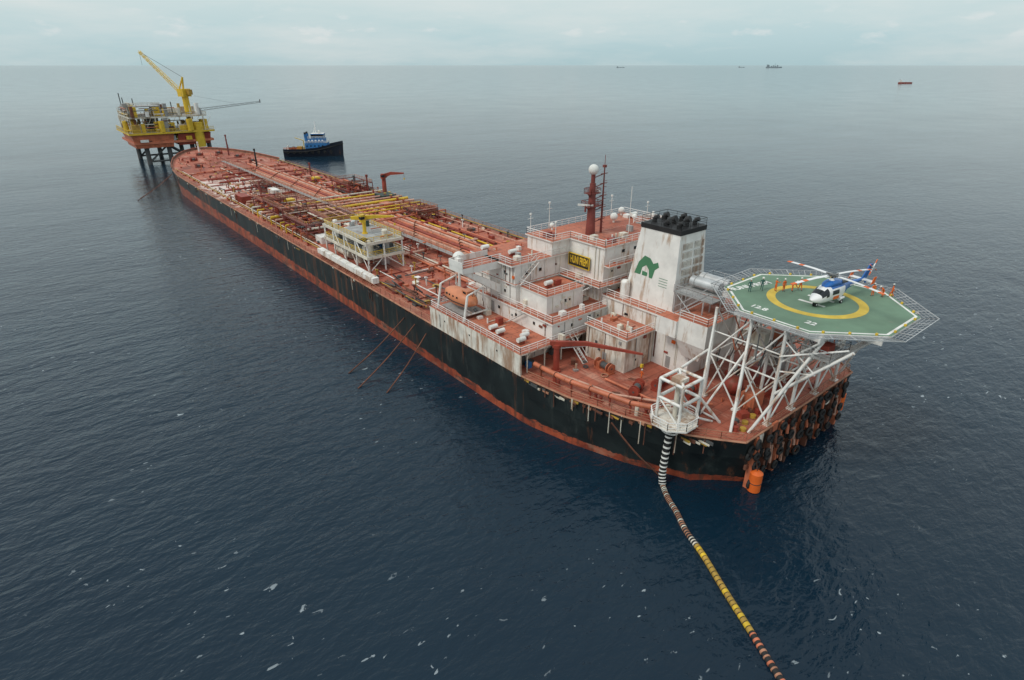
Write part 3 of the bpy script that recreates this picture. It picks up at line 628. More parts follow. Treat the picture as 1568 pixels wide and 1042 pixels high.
for x,y,z,r,h,mm in ((56,120,11.6,.8,2.6,'cream'),(60.5,121,11.6,.9,2.2,'silver'),(57,134,11.6,.9,2.6,'cream'),(60,137,11.8,.8,3.2,'silver'),(56,138,11.8,.6,3.8,'white'),(61,131,14.8,.6,1.5,'dgreen'),(59.5,119,14.8,.7,1.6,'cream'),(56,126,8,.9,3,'cream'),(60,134,8,1,3,'white'),(60,121,8,1,3,'silver')):
    p.tube((x,y,z),(x,y,z+h),r,mm,14); p.sph((x,y,z+h),r,mm,14,5,.5,True)
p.tube((55.5,129,9.2),(55.5,137,9.2),1,'cream',14); p.tube((60,124,12.8),(60,131,12.8),.9,'white',14)
for k in range(46):
    z=random.choice((9,10,12.2,13,15.2,10.6)); x=U(54.5,62); y=U(117.5,139)
    if R()<.5: p.tube((x,y,z),(x,min(139.5,y+U(2,8)),z),.14,random.choice(['cream','silver','white','dyellow','dgrey']),6)
    else: p.tube((x,y,z),(min(62.5,x+U(1,5)),y,z),.14,random.choice(['cream','silver','white','orange','rust']),6)
    if k%3==0: p.cbox((x,y,11.6),(U(.6,1.3),U(.6,1.3),U(.7,1.5)),random.choice(['cream','grey','white','tblue','dgrey']))
p.stair((63.2,118,8),(63.2,123,11.4),.8,'yellow',(1,0,0))
p.build('process_module',ship)
a=MB()
for q in ((64,318,dz(318),.2),(84,318,dz(318),-.2),(70,332,dz(332),0),(79,332,dz(332),0),(62,300,dz(300),0),(86,302,dz(302),0)): winch(*q)
for q in ((60,322,dz(322),1),(88,323,dz(323),-1),(67,341,dz(341),.6),(82,341,dz(341),-.6),(53.5,292,8,1.5),(96,292,8,1.5),(53,250,8,1.5),(53,210,8,1.5),(96,240,8,1.5)): bollard(*q)
a.build('mooring_gear',ship)
# ---- hose handling tower, port quarter
h=MB(); x0,x1,y0,y1=54.7,58.5,34.8,38.2
for x in (x0,x1):
    for y in (y0,y1): h.tube((x,y,9.2),(x,y,14.8),.2,'white',8)
for z in (12.2,14.8):
    for s_,e_ in (((x0,y0),(x1,y0)),((x1,y0),(x1,y1)),((x1,y1),(x0,y1)),((x0,y1),(x0,y0))):
        h.tube((s_[0],s_[1],z),(e_[0],e_[1],z),.22,'white',6)
h.tube((x0,y0,14.8),(x1,y1,14.8),.18,'white',6); h.tube((x0,y1,12.2),(x0,y0,9.3),.12,'white',6); h.tube((x0,y0,12.2),(x1,y0,9.3),.12,'white',6)
h.prism([(55.9+3.1*math.cos(k*math.pi/4+.39),36.4+3.1*math.sin(k*math.pi/4+.39)) for k in range(8)],9.0,9.2,'white','whited')
h.rail([(55.9+3*math.cos(k*math.pi/4+.39),36.4+3*math.sin(k*math.pi/4+.39),9.2) for k in range(8)],'white',1.1,1,.06,True)
for k in range(12):
    t0=2*math.pi*k/12; t1=2*math.pi*(k+1)/12
    for z,r in ((8.9,2.0),(7.8,1.2)): h.tube((55.6+r*math.cos(t0),36.3+r*math.sin(t0),z),(55.6+r*math.cos(t1),36.3+r*math.sin(t1),z),.12,'white',6)
    h.tube((55.6+2.0*math.cos(t0),36.3+2.0*math.sin(t0),8.9),(55.6+1.2*math.cos(t0),36.3+1.2*math.sin(t0),7.8),.09,'white',5)
h.tube((x1,y0,12.2),(61.5,33.2,8),.2,'white'); h.tube((x1,y1,12.2),(61.8,38,8),.2,'white'); h.tube((x1,y0,9.2),(61,34,8),.16,'white'); h.tube((x1,y1,14.8),(66,39,15),.18,'white'); h.tube((61.5,33.2,8.2),(61.8,38,8.2),.14,'white')
h.tube((56,36.4,14.8),(56,36.4,9),.28,'cream'); h.cbox((56.2,36.4,14.6),(1.5,1.5,.6),'whited'); h.tube((57.2,37,9.2),(57.2,37,12),.4,'grey')
h.build('hose_support_tower',ship)
# ---- floating hose
hz=MB()
def smooth(pts,n):
    out=[]; P=[pts[0]]+pts+[pts[-1]]
    for i in range(1,len(P)-2):
        for k in range(n):
            u=k/n; p0,p1,p2,p3=[Vector(q) for q in P[i-1:i+3]]
            out.append(.5*((2*p1)+(-p0+p2)*u+(2*p0-5*p1+4*p2-p3)*u*u+(-p0+3*p1-3*p2+p3)*u**3))
    out.append(Vector(P[-1])); return out
drop=smooth([(55.6,36.4,9),(55.4,36.4,7),(55.0,36.3,4),(54.6,36.1,1.6),(54.2,35.6,.15)],4)
for i,(p0,p1) in enumerate(zip(drop,drop[1:])): 
    hz.tube(p0,p1,.44,'black',12); hz.tube(p0.lerp(p1,.1),p0.lerp(p1,.42),.49,'mwhite',12)
fl=smooth([(54.2,35.6,.15),(52.6,33.5,.15),(51.3,31.2,.15),(49.5,28.5,.15),(47.9,25.1,.15),(45.4,20.7,.15),(43.2,16.6,.15),(40.6,11.9,.15),(38.3,7,.15),(36.5,2,.15),(35.5,-4,.15)],9)
L=len(fl)
for i,(p0,p1) in enumerate(zip(fl,fl[1:])):
    fr=i/L; yel=.36<fr<.60
    hz.tube(p0,p1,.31,'rubber',10)
    if yel: hz.tube(p0.lerp(p1,.05),p0.lerp(p1,.85),.35,random.choice(['dyellow','yellow','dyellow']),10)
    else: hz.tube(p0.lerp(p1,.25),p0.lerp(p1,U(.5,.7)),.35,random.choice(['drail','cream','drail']) if fr<.36 else random.choice(['orange','drail']),10)
hz.build('floating_hose')
ml=MB()
for p0,p1 in (((49.4,94,6),(35.6,90.5,0)),((49.4,90,6),(34.5,84.4,0)),((49.4,86,5.5),(37.6,80,0)),((51,303,6),(33,283,0)),((51.5,305,6),(34.5,287,0)),((51.8,43,7),(55.4,37,.2))):
    ml.path(smooth([p0,tuple(Vector(p0).lerp(Vector(p1),.5)-Vector((0,0,.5))),p1],5),.12,'rust',5)
ml.build('mooring_lines')
# ---------------------------------------------------------------- helideck
HX,HY,HZ=75.2,30.4,22.4
hp=empty('helipad',(HX,HY,HZ))
def octo(ap,z=0,ax=1.0):
    rr=ap/math.cos(math.pi/8); return [(HX+rr*math.cos(math.pi/8+k*math.pi/4),HY+rr*math.sin(math.pi/8+k*math.pi/4)) for k in range(8)]
b=MB(); b.prism(octo(10.6),HZ-.35,HZ,'white','green')
o1=octo(10.3);o2=octo(10.0)
for k in range(8):
    a0,a1,c0,c1=o1[k],o1[(k+1)%8],o2[k],o2[(k+1)%8]; z=HZ+.012; b.add([(*a0,z),(*a1,z),(*c1,z),(*c0,z)],[(0,1,2,3)],'mwhite')
def ring(r0,r1,z,m,n=64):
    vs=[];
    for k in range(n): t=2*math.pi*k/n; vs+=[(HX+r0*math.cos(t),HY+r0*math.sin(t),z),(HX+r1*math.cos(t),HY+r1*math.sin(t),z)]
    b.add(vs,[(2*k,2*k+1,(2*k+3)%(2*n),(2*k+2)%(2*n)) for k in range(n)],m)
ring(4.9,6.0,HZ+.012,'myellow')
for x0,x1,y0,y1 in ((-1.5,-1.0,-1.7,1.7),(1.0,1.5,-1.7,1.7),(-1,1,-.25,.25)): b.add([(HX+x0,HY+y0,HZ+.016),(HX+x1,HY+y0,HZ+.016),(HX+x1,HY+y1,HZ+.016),(HX+x0,HY+y1,HZ+.016)],[(0,1,2,3)],'mwhite')
b.build('landing_deck',hp)
text('HUNI FREM',1.5,'mwhite',Matrix.Translation((73.6,38.9,HZ+.012))@Matrix.Rotation(-.25,4,'Z'),'deck_lettering',hp,.05)
text('12.8',1.3,'mwhite',Matrix.Translation((67.3,33.8,HZ+.012))@Matrix.Rotation(-math.pi/2,4,'Z'),'weight_marking',hp,.04)
text('22',1.3,'mwhite',Matrix.Translation((67.5,27.3,HZ+.012))@Matrix.Rotation(-math.pi/2,4,'Z'),'size_marking',hp,.04)
n=MB(); oi=octo(10.65); oo=octo(12.3)
for k in range(8):
    p0,p1,q0,q1=[Vector((*v,z)) for v,z in ((oi[k],HZ-.15),(oi[(k+1)%8],HZ-.15),(oo[k],HZ+.15),(oo[(k+1)%8],HZ+.15))]
    for f_ in (0,.25,.5,.75,1): n.tube(p0.lerp(q0,f_),p1.lerp(q1,f_),.025 if 0<f_<1 else .06,'silver',4,caps=False)
    for i in range(13): n.tube(p0.lerp(p1,i/12),q0.lerp(q1,i/12),.06 if i%3==0 else .025,'silver',4,caps=False)
for k in range(8):
    p0,p1=[Vector((*v,HZ)) for v in (octo(10.45)[k],octo(10.45)[(k+1)%8])]
    for i in range(3): q=p0.lerp(p1,(i+.5)/3); n.cbox((q.x,q.y,HZ),(.25,.25,.25),'yellow')
n.build('safety_net',hp)
s=MB()
for x in (65.5,70,75.2,80.4,85): s.box(x-.12,x+.12,HY-10.2 if 70<=x<=81 else HY-5.5,HY+10.2 if 70<=x<=81 else HY+5.5,HZ-1.1,HZ-.36,'white')
for y in (21.5,25,29,33.5,38.5): 
    hw=10.1 if 25<=y<=36 else 5; s.box(HX-hw,HX+hw,y-.12,y+.12,HZ-1.15,HZ-.38,'white')
xs=(65.8,71.8,78.4,84.4); ys=(29.1,33.6,38.6)
for x in xs:
    for y in ys: s.tube((x,y,8),(x,y,HZ-1.1),.22,'white',10); s.cbox((x,y,8),(.9,.9,.25),'white')
for x in xs:
    for y0,y1 in zip(ys,ys[1:]):
        s.tube((x,y0,8),(x,y1,14.6),.12,'white',6); s.tube((x,y1,14.6),(x,y0,21.2),.12,'white',6); s.tube((x,y1,8),(x,y0,14.6),.1,'whited',6)
        s.tube((x,y0,14.6),(x,y1,14.6),.13,'white',6); s.tube((x,y0,18),(x,y1,18),.1,'white',6)
    s.tube((x,29.1,12.5),(x,21.4,HZ-1.2),.2,'white',8); s.tube((x,29.1,17),(x,25,HZ-1.2),.14,'white',8); s.tube((x,29.1,15.8),(x,24.8,17.0),.12,'white',6); s.tube((x,29.1,20),(x,24.8,17),.1,'white',6)
for y in ys:
    for x0,x1 in zip(xs,xs[1:]):
        s.tube((x0,y,8.2),(x1,y,14.6),.12,'white',6); s.tube((x1,y,14.6),(x0,y,21.2),.12,'white',6); s.tube((x0,y,14.6),(x1,y,14.6),.13,'white',6); s.tube((x1,y,8.2),(x0,y,14.6),.1,'whited',6)
s.tube((62.3,29.6,8),(66.4,25,HZ-1.2),.2,'white',8); s.tube((87,29.6,8),(84.4,24.6,HZ-1.2),.2,'white',8); s.tube((88.3,31,8),(85.4,30,HZ-1.2),.2,'white',8)
s.tube((60.5,31,8),(65.8,33.6,HZ-2),.2,'white',8); s.tube((60.5,36,8),(65.8,38.6,HZ-2),.17,'white',8); s.tube((61,36,8),(65.8,33.6,17),.15,'white',8)
for x in (66,75.2,84): s.tube((x,22,HZ-1.2),(x+U(-1,1),29.1,18),.12,'white',6)
s.box(65.5,70.5,23.5,27,19.2,19.35,'grey'); s.rail([(65.5,23.5,19.35),(70.5,23.5,19.35),(70.5,27,19.35),(65.5,27,19.35)],'silver',1.1,1,.04,True); s.cbox((68,25,19.35),(1.6,1,1),'red')
for i in range(30): x,y=U(66,84),U(28.5,38); s.tube((x,y,U(12,20)),(x+U(-4,4),y+U(-2,2),U(12,20)),.09,random.choice(['rust','silver','dgrey','orange']),5)
s.box(71.8,78.4,33.6,38.6,14.6,14.75,'grey'); s.cbox((74,36,14.75),(2,2,1.8),'cream'); s.cbox((77,35,14.75),(1.4,1.4,1.5),'orange')
s.stair((67.4,41,HZ-.4),(67.4,46,17.8),.9,'silver',(1,0,0)); s.box(69.3,71.5,41.5,48,19.9,20.05,'grey'); s.rail([(69.3,48,20),(69.3,41.6,20)],'silver',1.1,1,.05); s.rail([(69.3,48,20),(71.5,48,20)],'silver')
for x in (69.5,71.3):
    for y in (43,47.8): s.tube((x,y,16),(x,y,19.9),.12,'silver')
s.box(72,79,41.8,48,20,20.15,'grey'); s.rail([(72,48,20.1),(79,48,20.1),(79,42,20.1)],'silver'); s.tube((69.5,43,16),(69.5,47.8,19.9),.09,'silver',5); s.tube((69.5,47.8,16),(69.5,43,19.9),.09,'silver',5)
for x in (72.3,78.7):
    for y in (42,47.8): s.tube((x,y,16),(x,y,20),.13,'silver')
for x in (72.6,74.9): s.tube((x,42.5,21.2),(x,47.3,21.2),.8,'silver',16); s.torus((x,43.2,21.2),.82,.06,'grey'); s.torus((x,46.5,21.2),.82,.06,'grey')
s.build('support_truss',hp)
# ---------------------------------------------------------------- helicopter
hc=empty('helicopter',(75.6,29.3,HZ+.01),math.radians(173))
b=MB()
sec=[(3.65,.04,.98,1.06),(3.45,.3,.8,1.22),(3.1,.56,.66,1.42),(2.6,.82,.52,1.72),(2.0,.98,.45,2.15),(1.5,1.04,.42,2.42),(.9,1.06,.4,2.52),(.2,1.07,.4,2.55),(-.5,1.07,.4,2.55),(-1.2,1.05,.42,2.55),(-2,.92,.55,2.5),(-2.8,.66,.85,2.36),(-3.6,.42,1.15,2.2),(-5,.3,1.4,2.1),(-6.5,.22,1.6,2.05),(-8,.14,1.75,2.02),(-8.3,.03,1.85,1.95)]
NS=28; vs=[]
for x,wv,z0,z1 in sec:
    zc=(z0+z1)/2; hh=(z1-z0)/2
    for j in range(NS):
        a_=2*math.pi*j/NS; c_,s_=math.cos(a_),math.sin(a_); vs.append((x,wv*math.copysign(abs(c_)**.75,c_),zc+hh*math.copysign(abs(s_)**.75,s_)))
fs=[];ms=[]
for i in range(len(sec)-1):
    for j in range(NS):
        f_=(i*NS+j,i*NS+(j+1)%NS,(i+1)*NS+(j+1)%NS,(i+1)*NS+j); fs.append(f_)
        cx=sum(vs[k][0] for k in f_)/4; cy=sum(vs[k][1] for k in f_)/4; cz=sum(vs[k][2] for k in f_)/4
        if 1.55<cx<2.7 and cz>1.3+(.0 if cx>2.3 else .2) and abs(cy)>.1 and cz<2.2: mm='glass'
        elif -1.6<cx<1.3 and 1.5<cz<2.0 and abs(cy)>.8 and not (.05<(cx+2)%1.0<.3): mm='glass'
        elif cx<-2.2: mm='blue'
        elif cz>2.2 and cx<1.2: mm='blue'
        else: mm='hwhite'
        ms.append(mm)
b.add(vs,fs,ms,True)
sec2=[(1.5,.3,2.3,2.45),(1.0,.6,2.3,2.85),(.3,.72,2.3,3.05),(-.6,.75,2.3,3.05),(-1.8,.65,2.25,2.9),(-2.9,.35,2.2,2.5),(-3.3,.1,2.15,2.25)]
vs=[]
for x,wv,z0,z1 in sec2:
    zc=(z0+z1)/2; hh=(z1-z0)/2
    for j in range(16):
        a_=2*math.pi*j/16; c_,s_=math.cos(a_),math.sin(a_); vs.append((x,wv*math.copysign(abs(c_)**.7,c_),zc+hh*math.copysign(abs(s_)**.7,s_)))
b.add(vs,[(i*16+j,i*16+(j+1)%16,(i+1)*16+(j+1)%16,(i+1)*16+j) for i in range(6) for j in range(16)],'blue',True)
for sg in (-1,1): b.tube((-1.4,sg*.6,2.75),(-2.1,sg*.85,2.8),.18,'dgrey',10)
def plate(pts,th,m):
    pts=[Vector(q) for q in pts]; nn=(pts[1]-pts[0]).cross(pts[2]-pts[0]).normalized()*th/2
    k=len(pts); v=[q-nn for q in pts]+[q+nn for q in pts]
    b.add(v,[tuple(range(k)),tuple(range(k,2*k))]+[(i,(i+1)%k,k+(i+1)%k,k+i) for i in range(k)],m)
plate([(-7.1,0,1.95),(-8.3,0,1.9),(-9.1,0,3.7),(-8.5,0,3.75)],.14,'blue'); plate([(-7.6,0,1.75),(-8.3,0,1.8),(-8.6,0,1.1),(-8.3,0,1.1)],.1,'blue')
plate([(-6.9,-1.5,1.9),(-6.9,1.5,1.9),(-7.6,1.5,1.9),(-7.6,-1.5,1.9)],.09,'hwhite')
for sg in (-1,1): plate([(-6.8,sg*1.5,1.6),(-7.6,sg*1.5,1.6),(-7.9,sg*1.5,2.5),(-7.3,sg*1.5,2.5)],.06,'hiorange')
for sg in (-1,1): b.box(-5.2,-3.9,sg*.4-.02,sg*.4+.02,1.65,1.8,'hwhite')
b.build('fuselage',hc,(0,0,0))
b=MB(); b.tube((0,0,2.9),(0,0,3.75),.14,'dgrey',10); b.tube((0,0,3.6),(0,0,3.8),.4,'dgrey',14); b.tube((0,0,3),(0,0,3.3),.35,'hwhite',12,.2)
for ang in (75,165,255,345):
    a_=math.radians(ang-173); d_=Vector((math.cos(a_),math.sin(a_),0)); p_=Vector((-d_.y,d_.x,0))
    b.tube(Vector((0,0,3.7)),Vector((0,0,3.72))+d_*1.0,.09,'dgrey',6)
    segs=[(.9,0,'hwhite'),(3,.0,'hwhite'),(4.4,-.06,'hiorange'),(5.1,-.1,'hwhite'),(6.3,-.17,'hiorange'),(7.0,-.24,None)]
    for (r0,z0,mm),(r1,z1,_) in zip(segs,segs[1:]):
        v=[]
        for rr,zz in ((r0,z0),(r1,z1)):
            o_=Vector((0,0,3.72+zz))+d_*rr
            v+=[o_-p_*.2+Vector((0,0,-.02)),o_+p_*.24+Vector((0,0,-.02)),o_+p_*.24+Vector((0,0,.03)),o_-p_*.2+Vector((0,0,.06))]
        b.add(v,[(0,1,5,4),(1,2,6,5),(2,3,7,6),(3,0,4,7),(0,1,2,3),(4,5,6,7)],mm)
b.tube((-8.75,0,3.3),(-8.75,.35,3.3),.12,'dgrey',8)
for k in range(4):
    a_=k*math.pi/2+.5; d_=Vector((math.cos(a_),0,math.sin(a_))); b.tube(Vector((-8.75,.33,3.3)),Vector((-8.75,.33,3.3))+d_*.6,.07,'hwhite',5); b.tube(Vector((-8.75,.33,3.3))+d_*.6,Vector((-8.75,.33,3.3))+d_*1.15,.07,'hiorange',5)
b.build('rotors',hc,(0,0,0))
b=MB()
for x,y in ((2.5,.12),(2.5,-.12),(-1.3,1.1),(-1.3,-1.1)): b.tube((x,y-.09,.27),(x,y+.09,.27),.27,'rubber',16); b.tube((x,y-.1,.27),(x,y+.1,.27),.12,'hwhite',10)
b.tube((2.5,0,.27),(2.5,0,.8),.06,'silver'); 
for sg in (-1,1): b.tube((-1.3,sg*1.05,.3),(-1.2,sg*.85,.85),.07,'silver'); b.tube((-1.0,sg*.95,.62),(-2,sg*.95,.66),.25,'hwhite',10,.15)
for sg in (-1,1): b.box(-.6,.6,sg*1.07-.01,sg*1.07+.01,.85,1.25,'hiorange')
b.build('landing_gear',hc,(0,0,0))
# ---------------------------------------------------------------- people
def person(loc,heading,suit,pose='stand'):
    J=dict(pel=(0,0,.96,.135),wai=(0,.01,1.1,.125),che=(0,0,1.33,.15),nck=(0,.01,1.5,.06),hd0=(0,.02,1.59,.085),hd1=(0,.02,1.70,.095),
      sl=(-.2,0,1.42,.07),el=(-.27,-.02,1.13,.048),wl=(-.28,.06,.88,.033), sr=(.2,0,1.42,.07),er=(.27,-.02,1.13,.048),wr=(.28,.06,.88,.033),
      hl=(-.1,0,.9,.095),kl=(-.11,.02,.5,.066),al=(-.12,0,.1,.045),tl=(-.13,.17,.05,.042), hr=(.1,0,.9,.095),kr=(.11,.02,.5,.066),ar=(.12,0,.1,.045),tr=(.13,.17,.05,.042))
    if pose=='walk': J.update(kl=(-.11,.16,.52,.066),al=(-.12,.22,.1,.045),tl=(-.12,.39,.06,.042),kr=(.11,-.02,.5,.066),ar=(.12,-.26,.16,.045),tr=(.12,-.12,.05,.042),wl=(-.27,-.2,.93,.033),el=(-.27,-.13,1.15,.048),wr=(.26,.26,1.0,.033),er=(.27,.05,1.13,.048))
    if pose=='reach': J.update(er=(.3,.22,1.3,.048),wr=(.26,.48,1.38,.033),el=(-.28,.15,1.2,.048),wl=(-.22,.4,1.25,.033))
    if pose=='bend': J.update(wai=(0,.09,1.07,.125),che=(0,.26,1.22,.15),nck=(0,.4,1.32,.06),hd0=(0,.48,1.36,.085),hd1=(0,.56,1.41,.095),sl=(-.2,.33,1.25,.07),sr=(.2,.33,1.25,.07),el=(-.24,.42,.97,.048),er=(.24,.42,.97,.048),wl=(-.2,.55,.74,.033),wr=(.2,.55,.74,.033),kl=(-.12,.1,.5,.066),kr=(.12,.06,.5,.066))
    ks=list(J); E_=[('pel','wai'),('wai','che'),('che','nck'),('nck','hd0'),('hd0','hd1'),('che','sl'),('sl','el'),('el','wl'),('che','sr'),('sr','er'),('er','wr'),('pel','hl'),('hl','kl'),('kl','al'),('al','tl'),('pel','hr'),('hr','kr'),('kr','ar'),('ar','tr')]
    me=bpy.data.meshes.new('tmp'); me.from_pydata([J[k][:3] for k in ks],[(ks.index(a_),ks.index(c_)) for a_,c_ in E_],[])
    o=bpy.data.objects.new('tmp',me); scene.collection.objects.link(o)
    md=o.modifiers.new('s','SKIN'); md.use_smooth_shade=True
    for i,k in enumerate(ks): me.skin_vertices[0].data[i].radius=(J[k][3],J[k][3]*(.8 if k in('che','wai','pel') else 1)); me.skin_vertices[0].data[i].use_root=(i==0)
    sb=o.modifiers.new('d','SUBSURF'); sb.levels=1; sb.render_levels=1
    dg=bpy.context.evaluated_depsgraph_get(); ev=bpy.data.meshes.new_from_object(o.evaluated_get(dg))
    p=MB(); hd=Vector(J['hd1'][:3]); wlv,wrv=Vector(J['wl'][:3]),Vector(J['wr'][:3]); ms=[]
    for f_ in ev.polygons:
        c_=f_.center
        if (c_-hd).length<.2: ms.append('skin')
        elif c_.z<.14: ms.append('boot')
        elif min((c_-wlv).length,(c_-wrv).length)<.05: ms.append('skin')
        else: ms.append(suit)
    p.add([tuple(v.co) for v in ev.vertices],[tuple(f_.vertices) for f_ in ev.polygons],ms,True)
    bpy.data.objects.remove(o)
    p.sph(hd+Vector((0,-.01,.045)),.125,'helmet',12,5,.9,True); p.tube(hd+Vector((0,0,.045)),hd+Vector((0,.02,.06)),.15,'helmet',12)
    p.tube(hd+Vector((0,.08,-.03)),hd+Vector((0,.125,-.045)),.018,'skin',5)
    for sg in (-1,1): p.sph(hd+Vector((sg*.035,.09,-.01)),.012,'boot',5,4); p.sph(hd+Vector((sg*.095,.0,-.03)),.025,'skin',5,4)
    for s1,e1,sg in (('wl','el',-1),('wr','er',1)):
        wv=Vector(J[s1][:3]); dv=(wv-Vector(J[e1][:3])).normalized(); q=wv+dv*.09; sd_=dv.orthogonal().normalized()
        p.tube(wv-dv*.01,q,.03,'skin',6,.038)
        for k in range(4): p.tube(q+sd_*(k-1.5)*.018,q+sd_*(k-1.5)*.02+dv*(.07+.012*(k in(1,2)))+Vector((0,.015,0)),.009,'skin',4,.007)
        p.tube(wv+dv*.03,wv+dv*.08+sd_*.05,.011,'skin',4,.008)
    return p.build('person',None,loc,heading)
zz=HZ+.005
for x,y,hd_,su,po in ((75.2,34.9,2.8,'suit_o','stand'),(76.1,34.2,-2.4,'suit_o','bend'),(74.4,35.6,-2.0,'suit_o','reach'),(77.3,33.7,2.6,'suit_o','walk'),(71.4,37.6,-1.2,'suit_g','stand'),(73.4,37.0,2.0,'suit_g','walk'),(83.3,25.6,.9,'suit_o','bend'),(82.6,26.6,-.6,'suit_o','stand'),(84.2,24.9,.2,'suit_o','walk')):
    person((x,y,zz),hd_,su,po)
person((62.5,47,8.01),1.2,'suit_o','walk'); person((70,34.6,8.01),-1,'suit_o','stand') 
# ---------------------------------------------------------------- offshore platform
X,Y=71,403
pf=empty('offshore_platform',(X,Y,0)); b=MB()
for x in (X-15,X-4,X+8,X+17):
    for y in (Y-15,Y+15): b.tube((x*1.0,y,-5),(x,y,12),1.2,'dgrey',12)
for y in (Y-15,Y+15): b.tube((X-15,y,1),(X-4,y,10),.5,'dgrey'); b.tube((X+8,y,1),(X-4,y,10),.5,'dgrey'); b.tube((X-15,y,1.5),(X+17,y,1.5),.5,'dgrey')
b.box(X-21,X+19,Y-20,Y+20,11,12.2,'orange'); b.frustum((X-20,X-2,Y-19,Y+8),(X-21.5,X-1,Y-20.5,Y+9),9,15.8,'orange'); b.frustum((X+1,X+17,Y-19,Y-6),(X+1,X+18,Y-20,Y-6),9.5,15.5,'red'); b.box(X-22.5,X+20,Y-21.5,Y+21,16,17,'yellow','grey')
b.rail([(X-22.3,Y+20.8,17),(X-22.3,Y-21.3,17),(X+19.8,Y-21.3,17)],'yellow',1.6,2.5,.12)
for x,y,r,z0,z1 in ((X+12,Y-19,2.6,8,21),(X+17,Y-12,2.2,10,22),(X-16,Y+12,1.8,12,22),(X+8,Y-21,1.6,17,23),(X-6,Y-20.5,1.4,17,22.5),(X-21,Y-8,1.5,17,22.5)): b.tube((x,y,z0),(x,y,z1),r,'yellow',14)
b.box(X-20,X+18,Y-18,Y+18,24,24.8,'cream','grey'); b.rail([(X-20,Y+18,24.8),(X-20,Y-18,24.8),(X+18,Y-18,24.8)],'dyellow',1.6,2.5,.12)
b.box(X-18,X-4,Y-16,Y-2,29.6,30.1,'grey'); b.rail([(X-18,Y-2,30.1),(X-18,Y-16,30.1),(X-4,Y-16,30.1)],'cream',1.6,2.5,.12)
for i in range(120):
    x,y=X+U(-19,15),Y+U(-19,15)
    if i%3: 
        if R()<.5: x=X-19+U(0,2.5)
        else: y=Y-19+U(0,2.5)
    z=random.choice((12.2,17,17,24.8,24.8)); hmax={12.2:3.6,17:6.8,24.8:6.5}[z]; mm=random.choice(['cream','white','grey','yellow','dyellow','cream','yellow','grey','whited','rust'])
    if R()<.6: b.cbox((x,y,z),(U(1.2,4.5),U(1.2,4.5),U(hmax*.3,hmax)),mm)
    else: b.tube((x,y,z),(x,y,z+U(hmax*.4,hmax)),U(.4,1.3),mm,12)
for i in range(7):
    for (x,y) in ((X-20+i*6,Y-18),(X-20,Y-18+i*6)): b.tube((x,y,17),(x,y,24),.3,'cream',6); b.tube((x,y,17),(x+(4 if y==Y-18 else 0),y+(0 if y==Y-18 else 4),24),.15,'cream',4); b.tube((x,y,24.8),(x,y,U(27,30.5)),.2,'cream',4)
for i in range(80):
    z=random.choice((13,14.5,18,19.5,21,22.5,26,28,29)); mm=random.choice(['dgrey','cream','yellow','orange','white','rust'])
    if R()<.5: y0=Y+U(-18,0); b.tube((X-20.6+U(0,1),y0,z),(X-20.6,y0+U(3,12),z),.22,mm,5)
    else: x0=X+U(-18,0); b.tube((x0,Y-18.8,z),(x0+U(3,12),Y-18.8,z),.22,mm,5)
for x,y,h_ in ((X-18,Y+5,9),(X-12,Y+14,8),(X+16,Y+10,10),(X+2,Y-14,7),(X-18,Y+14,11)): b.tube((x,y,24.8),(x,y,24.8+h_),.25,'dgrey',6)
b.build('topsides',pf)
b=MB(); b.tube((82,394,22),(82,394,34),1.7,'yellow',12); b.cbox((82,394,34),(5,5,4),'yellow',.4); b.cbox((84,391,35),(2.4,2.4,2.6),'dyellow',.4); b.tube((82,394,38),(82.5,393,44),.5,'yellow'); b.tube((80.5,396,38),(82.5,393,44),.4,'yellow')
b.truss((81,396,36),(69,421,57),1.7,'yellow',.16,12); b.tube((82.5,393,44),(69,421,57),.1,'dgrey',4); b.tube((69,421,57),(69,421,50),.08,'dgrey',4)
b.build('pedestal_crane',pf)
b=MB(); b.truss((88,398,26.5),(122,392,30),1.2,'dgrey',.08,12); b.tube((88,399,34),(108,394,29.5),.06,'dgrey',4); b.tube((122,392,29.5),(122,392,31.4),.3,'dgrey'); b.build('flare_boom',pf)
# ---------------------------------------------------------------- tug / supply vessel
tg=empty('tugboat',(141,366,0),math.atan2(-.55,.835)); b=MB(); rings=[]
ts=[(-17,4.6,3.4),(-14,5.2,3.3),(-5,5.4,3.4),(3,5.4,4.2),(9,4.8,5.4),(13,3.4,6.3),(16,1.6,7),(17.8,.1,7.4)]
vs=[]
for x,wv,z in ts: vs+=[(x-.06*z,-wv*.82,-1),(x,-wv,z),(x,wv,z),(x-.06*z,wv*.82,-1)]
k=len(ts); b.add(vs,[(i*4+j,i*4+j+1,(i+1)*4+j+1,(i+1)*4+j) for i in range(k-1) for j in (0,2)],'navy'); b.add(vs,[(i*4+1,i*4+2,i*4+6,i*4+5) for i in range(k-1)],'rust'); b.add(vs,[(0,1,2,3)],'navy')
for (x0,w0,z0),(x1,w1,z1) in zip(ts,ts[1:]):
    for sg in (-1,1): b.add([(x0,sg*w0,z0),(x1,sg*w1,z1),(x1,sg*w1*1.03,z1+1),(x0,sg*w0*1.03,z0+1)],[(0,1,2,3)],'navy'); b.tube((x0,sg*(w0+.1),z0-.6),(x1,sg*(w1+.1),z1-.6),.3,'rubber',6)
b.box(-4,9,-4,4,4,7.6,'tblue','grey'); b.box(-2,7.6,-3.4,3.4,7.6,10.2,'tblue','grey'); b.frustum((0,6.8,-2.9,2.9),(-.2,7.4,-3.1,3.1),10.2,12.8,'tblue','white'); b.box(-.05,7.2,-3.13,3.13,11.3,12.3,'glass')
for i in range(5): b.box(-2+i*2,-1.0+i*2,-3.45,-3.38,8.6,9.4,'hwhite'); b.box(-3.2+i*2.3,-2.4+i*2.3,-4.06,-3.98,5.6,6.3,'glass')
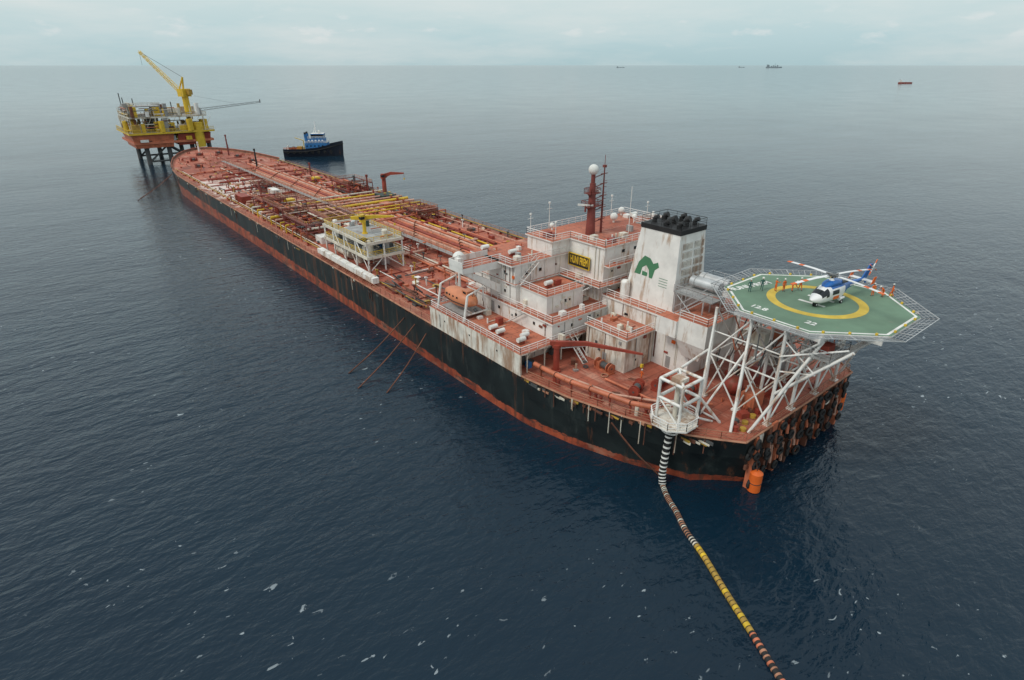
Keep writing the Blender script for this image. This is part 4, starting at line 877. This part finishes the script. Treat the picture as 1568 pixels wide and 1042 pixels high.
b.rail([(-4,-4,7.6),(9,-4,7.6),(9,4,7.6)],'white',1.1,1.5,.08); b.rail([(-2,-3.4,10.2),(7.6,-3.4,10.2)],'white',1.1,1.5,.08)
for sg in (-1,1): b.tube((-3,sg*2.6,7.6),(-3.4,sg*2.6,12.5),.8,'tblue',10); b.tube((-3.4,sg*2.6,12.5),(-3.5,sg*2.6,13.6),.6,'black',10)
b.tube((2.5,0,12.8),(2.5,0,19.5),.25,'hwhite'); b.tube((2.5,-2,15.5),(2.5,2,15.5),.15,'white'); b.tube((1,0,12.8),(2.5,0,17),.15,'white'); b.sph((4.5,0,13.8),.8,'mwhite'); b.tube((2.5,-1.5,17.2),(2.5,1.5,17.2),.12,'white')
b.cbox((-8,0,3.4),(3,3,2),'dyellow'); b.tube((-12,-2,4.2),(-12,2,4.2),1,'rust',12); b.tube((-15,0,3.4),(-15,0,6),.5,'white'); b.cbox((-6,3,3.4),(4,1.2,1.5),'cream'); b.tube((-5,-2,3.4),(-5,-2,9),.25,'yellow'); b.tube((-5,-2,9),(-10,-1,10.5),.2,'yellow'); b.rail([(-16.5,-4.7,4.3),(-6,-5.2,4.3)],'hiorange',.9,1.5,.08)
for i in range(8): b.torus((-14+i*3.6,-5.5,2.5),.6,.25,'rubber',(0,1,0))
b.build('vessel',tg,(0,0,0))
# ---------------------------------------------------------------- distant vessels
def far_ship(name,loc,rot,L,H,col,sup,plat=False):
    b=MB(); B_=L*.16; pts=[(-L/2,-B_/2),(L*.35,-B_/2),(L/2,0),(L*.35,B_/2),(-L/2,B_/2)]
    b.prism(pts,-1,H,col,col); b.box(-L*.45,-L*.28,-B_*.45,B_*.45,H,H*2.3,sup); b.box(-L*.42,-L*.31,-B_*.3,B_*.3,H*2.3,H*2.9,sup); b.tube((-L*.44,0,H*2.3),(-L*.45,0,H*3.3),L*.012,'hazeship')
    b.tube((L*.3,0,H),(L*.3,0,H*2.4),L*.006,'hazeship'); b.tube((0,0,H),(0,0,H*2.2),L*.006,'hazeship')
    if plat:
        for k in range(4): b.cbox((-L*.15+k*L*.12,0,H),(L*.07,B_*.8,H*(.8+.9*R())),sup)
        b.tube((L*.05,0,H),(L*.07,0,H*4),L*.008,'hazeship')
    return b.build(name,None,loc,rot)
far_ship('cargo_ship',(2140,757,0),-.75,40,3.4,'red','white')
def brg(a_,d_): a_=math.radians(a_); return (d_*math.sin(a_),d_*math.cos(a_),0)
far_ship('cargo_ship',brg(48.5,14000),-.7,170,9,'hazeship','hazewhite')
far_ship('production_vessel',brg(61.0,14000),-1.0,300,20,'hazeship','hazeship',True)
far_ship('cargo_ship',brg(58.5,16000),-.9,140,10,'hazeship','hazewhite')
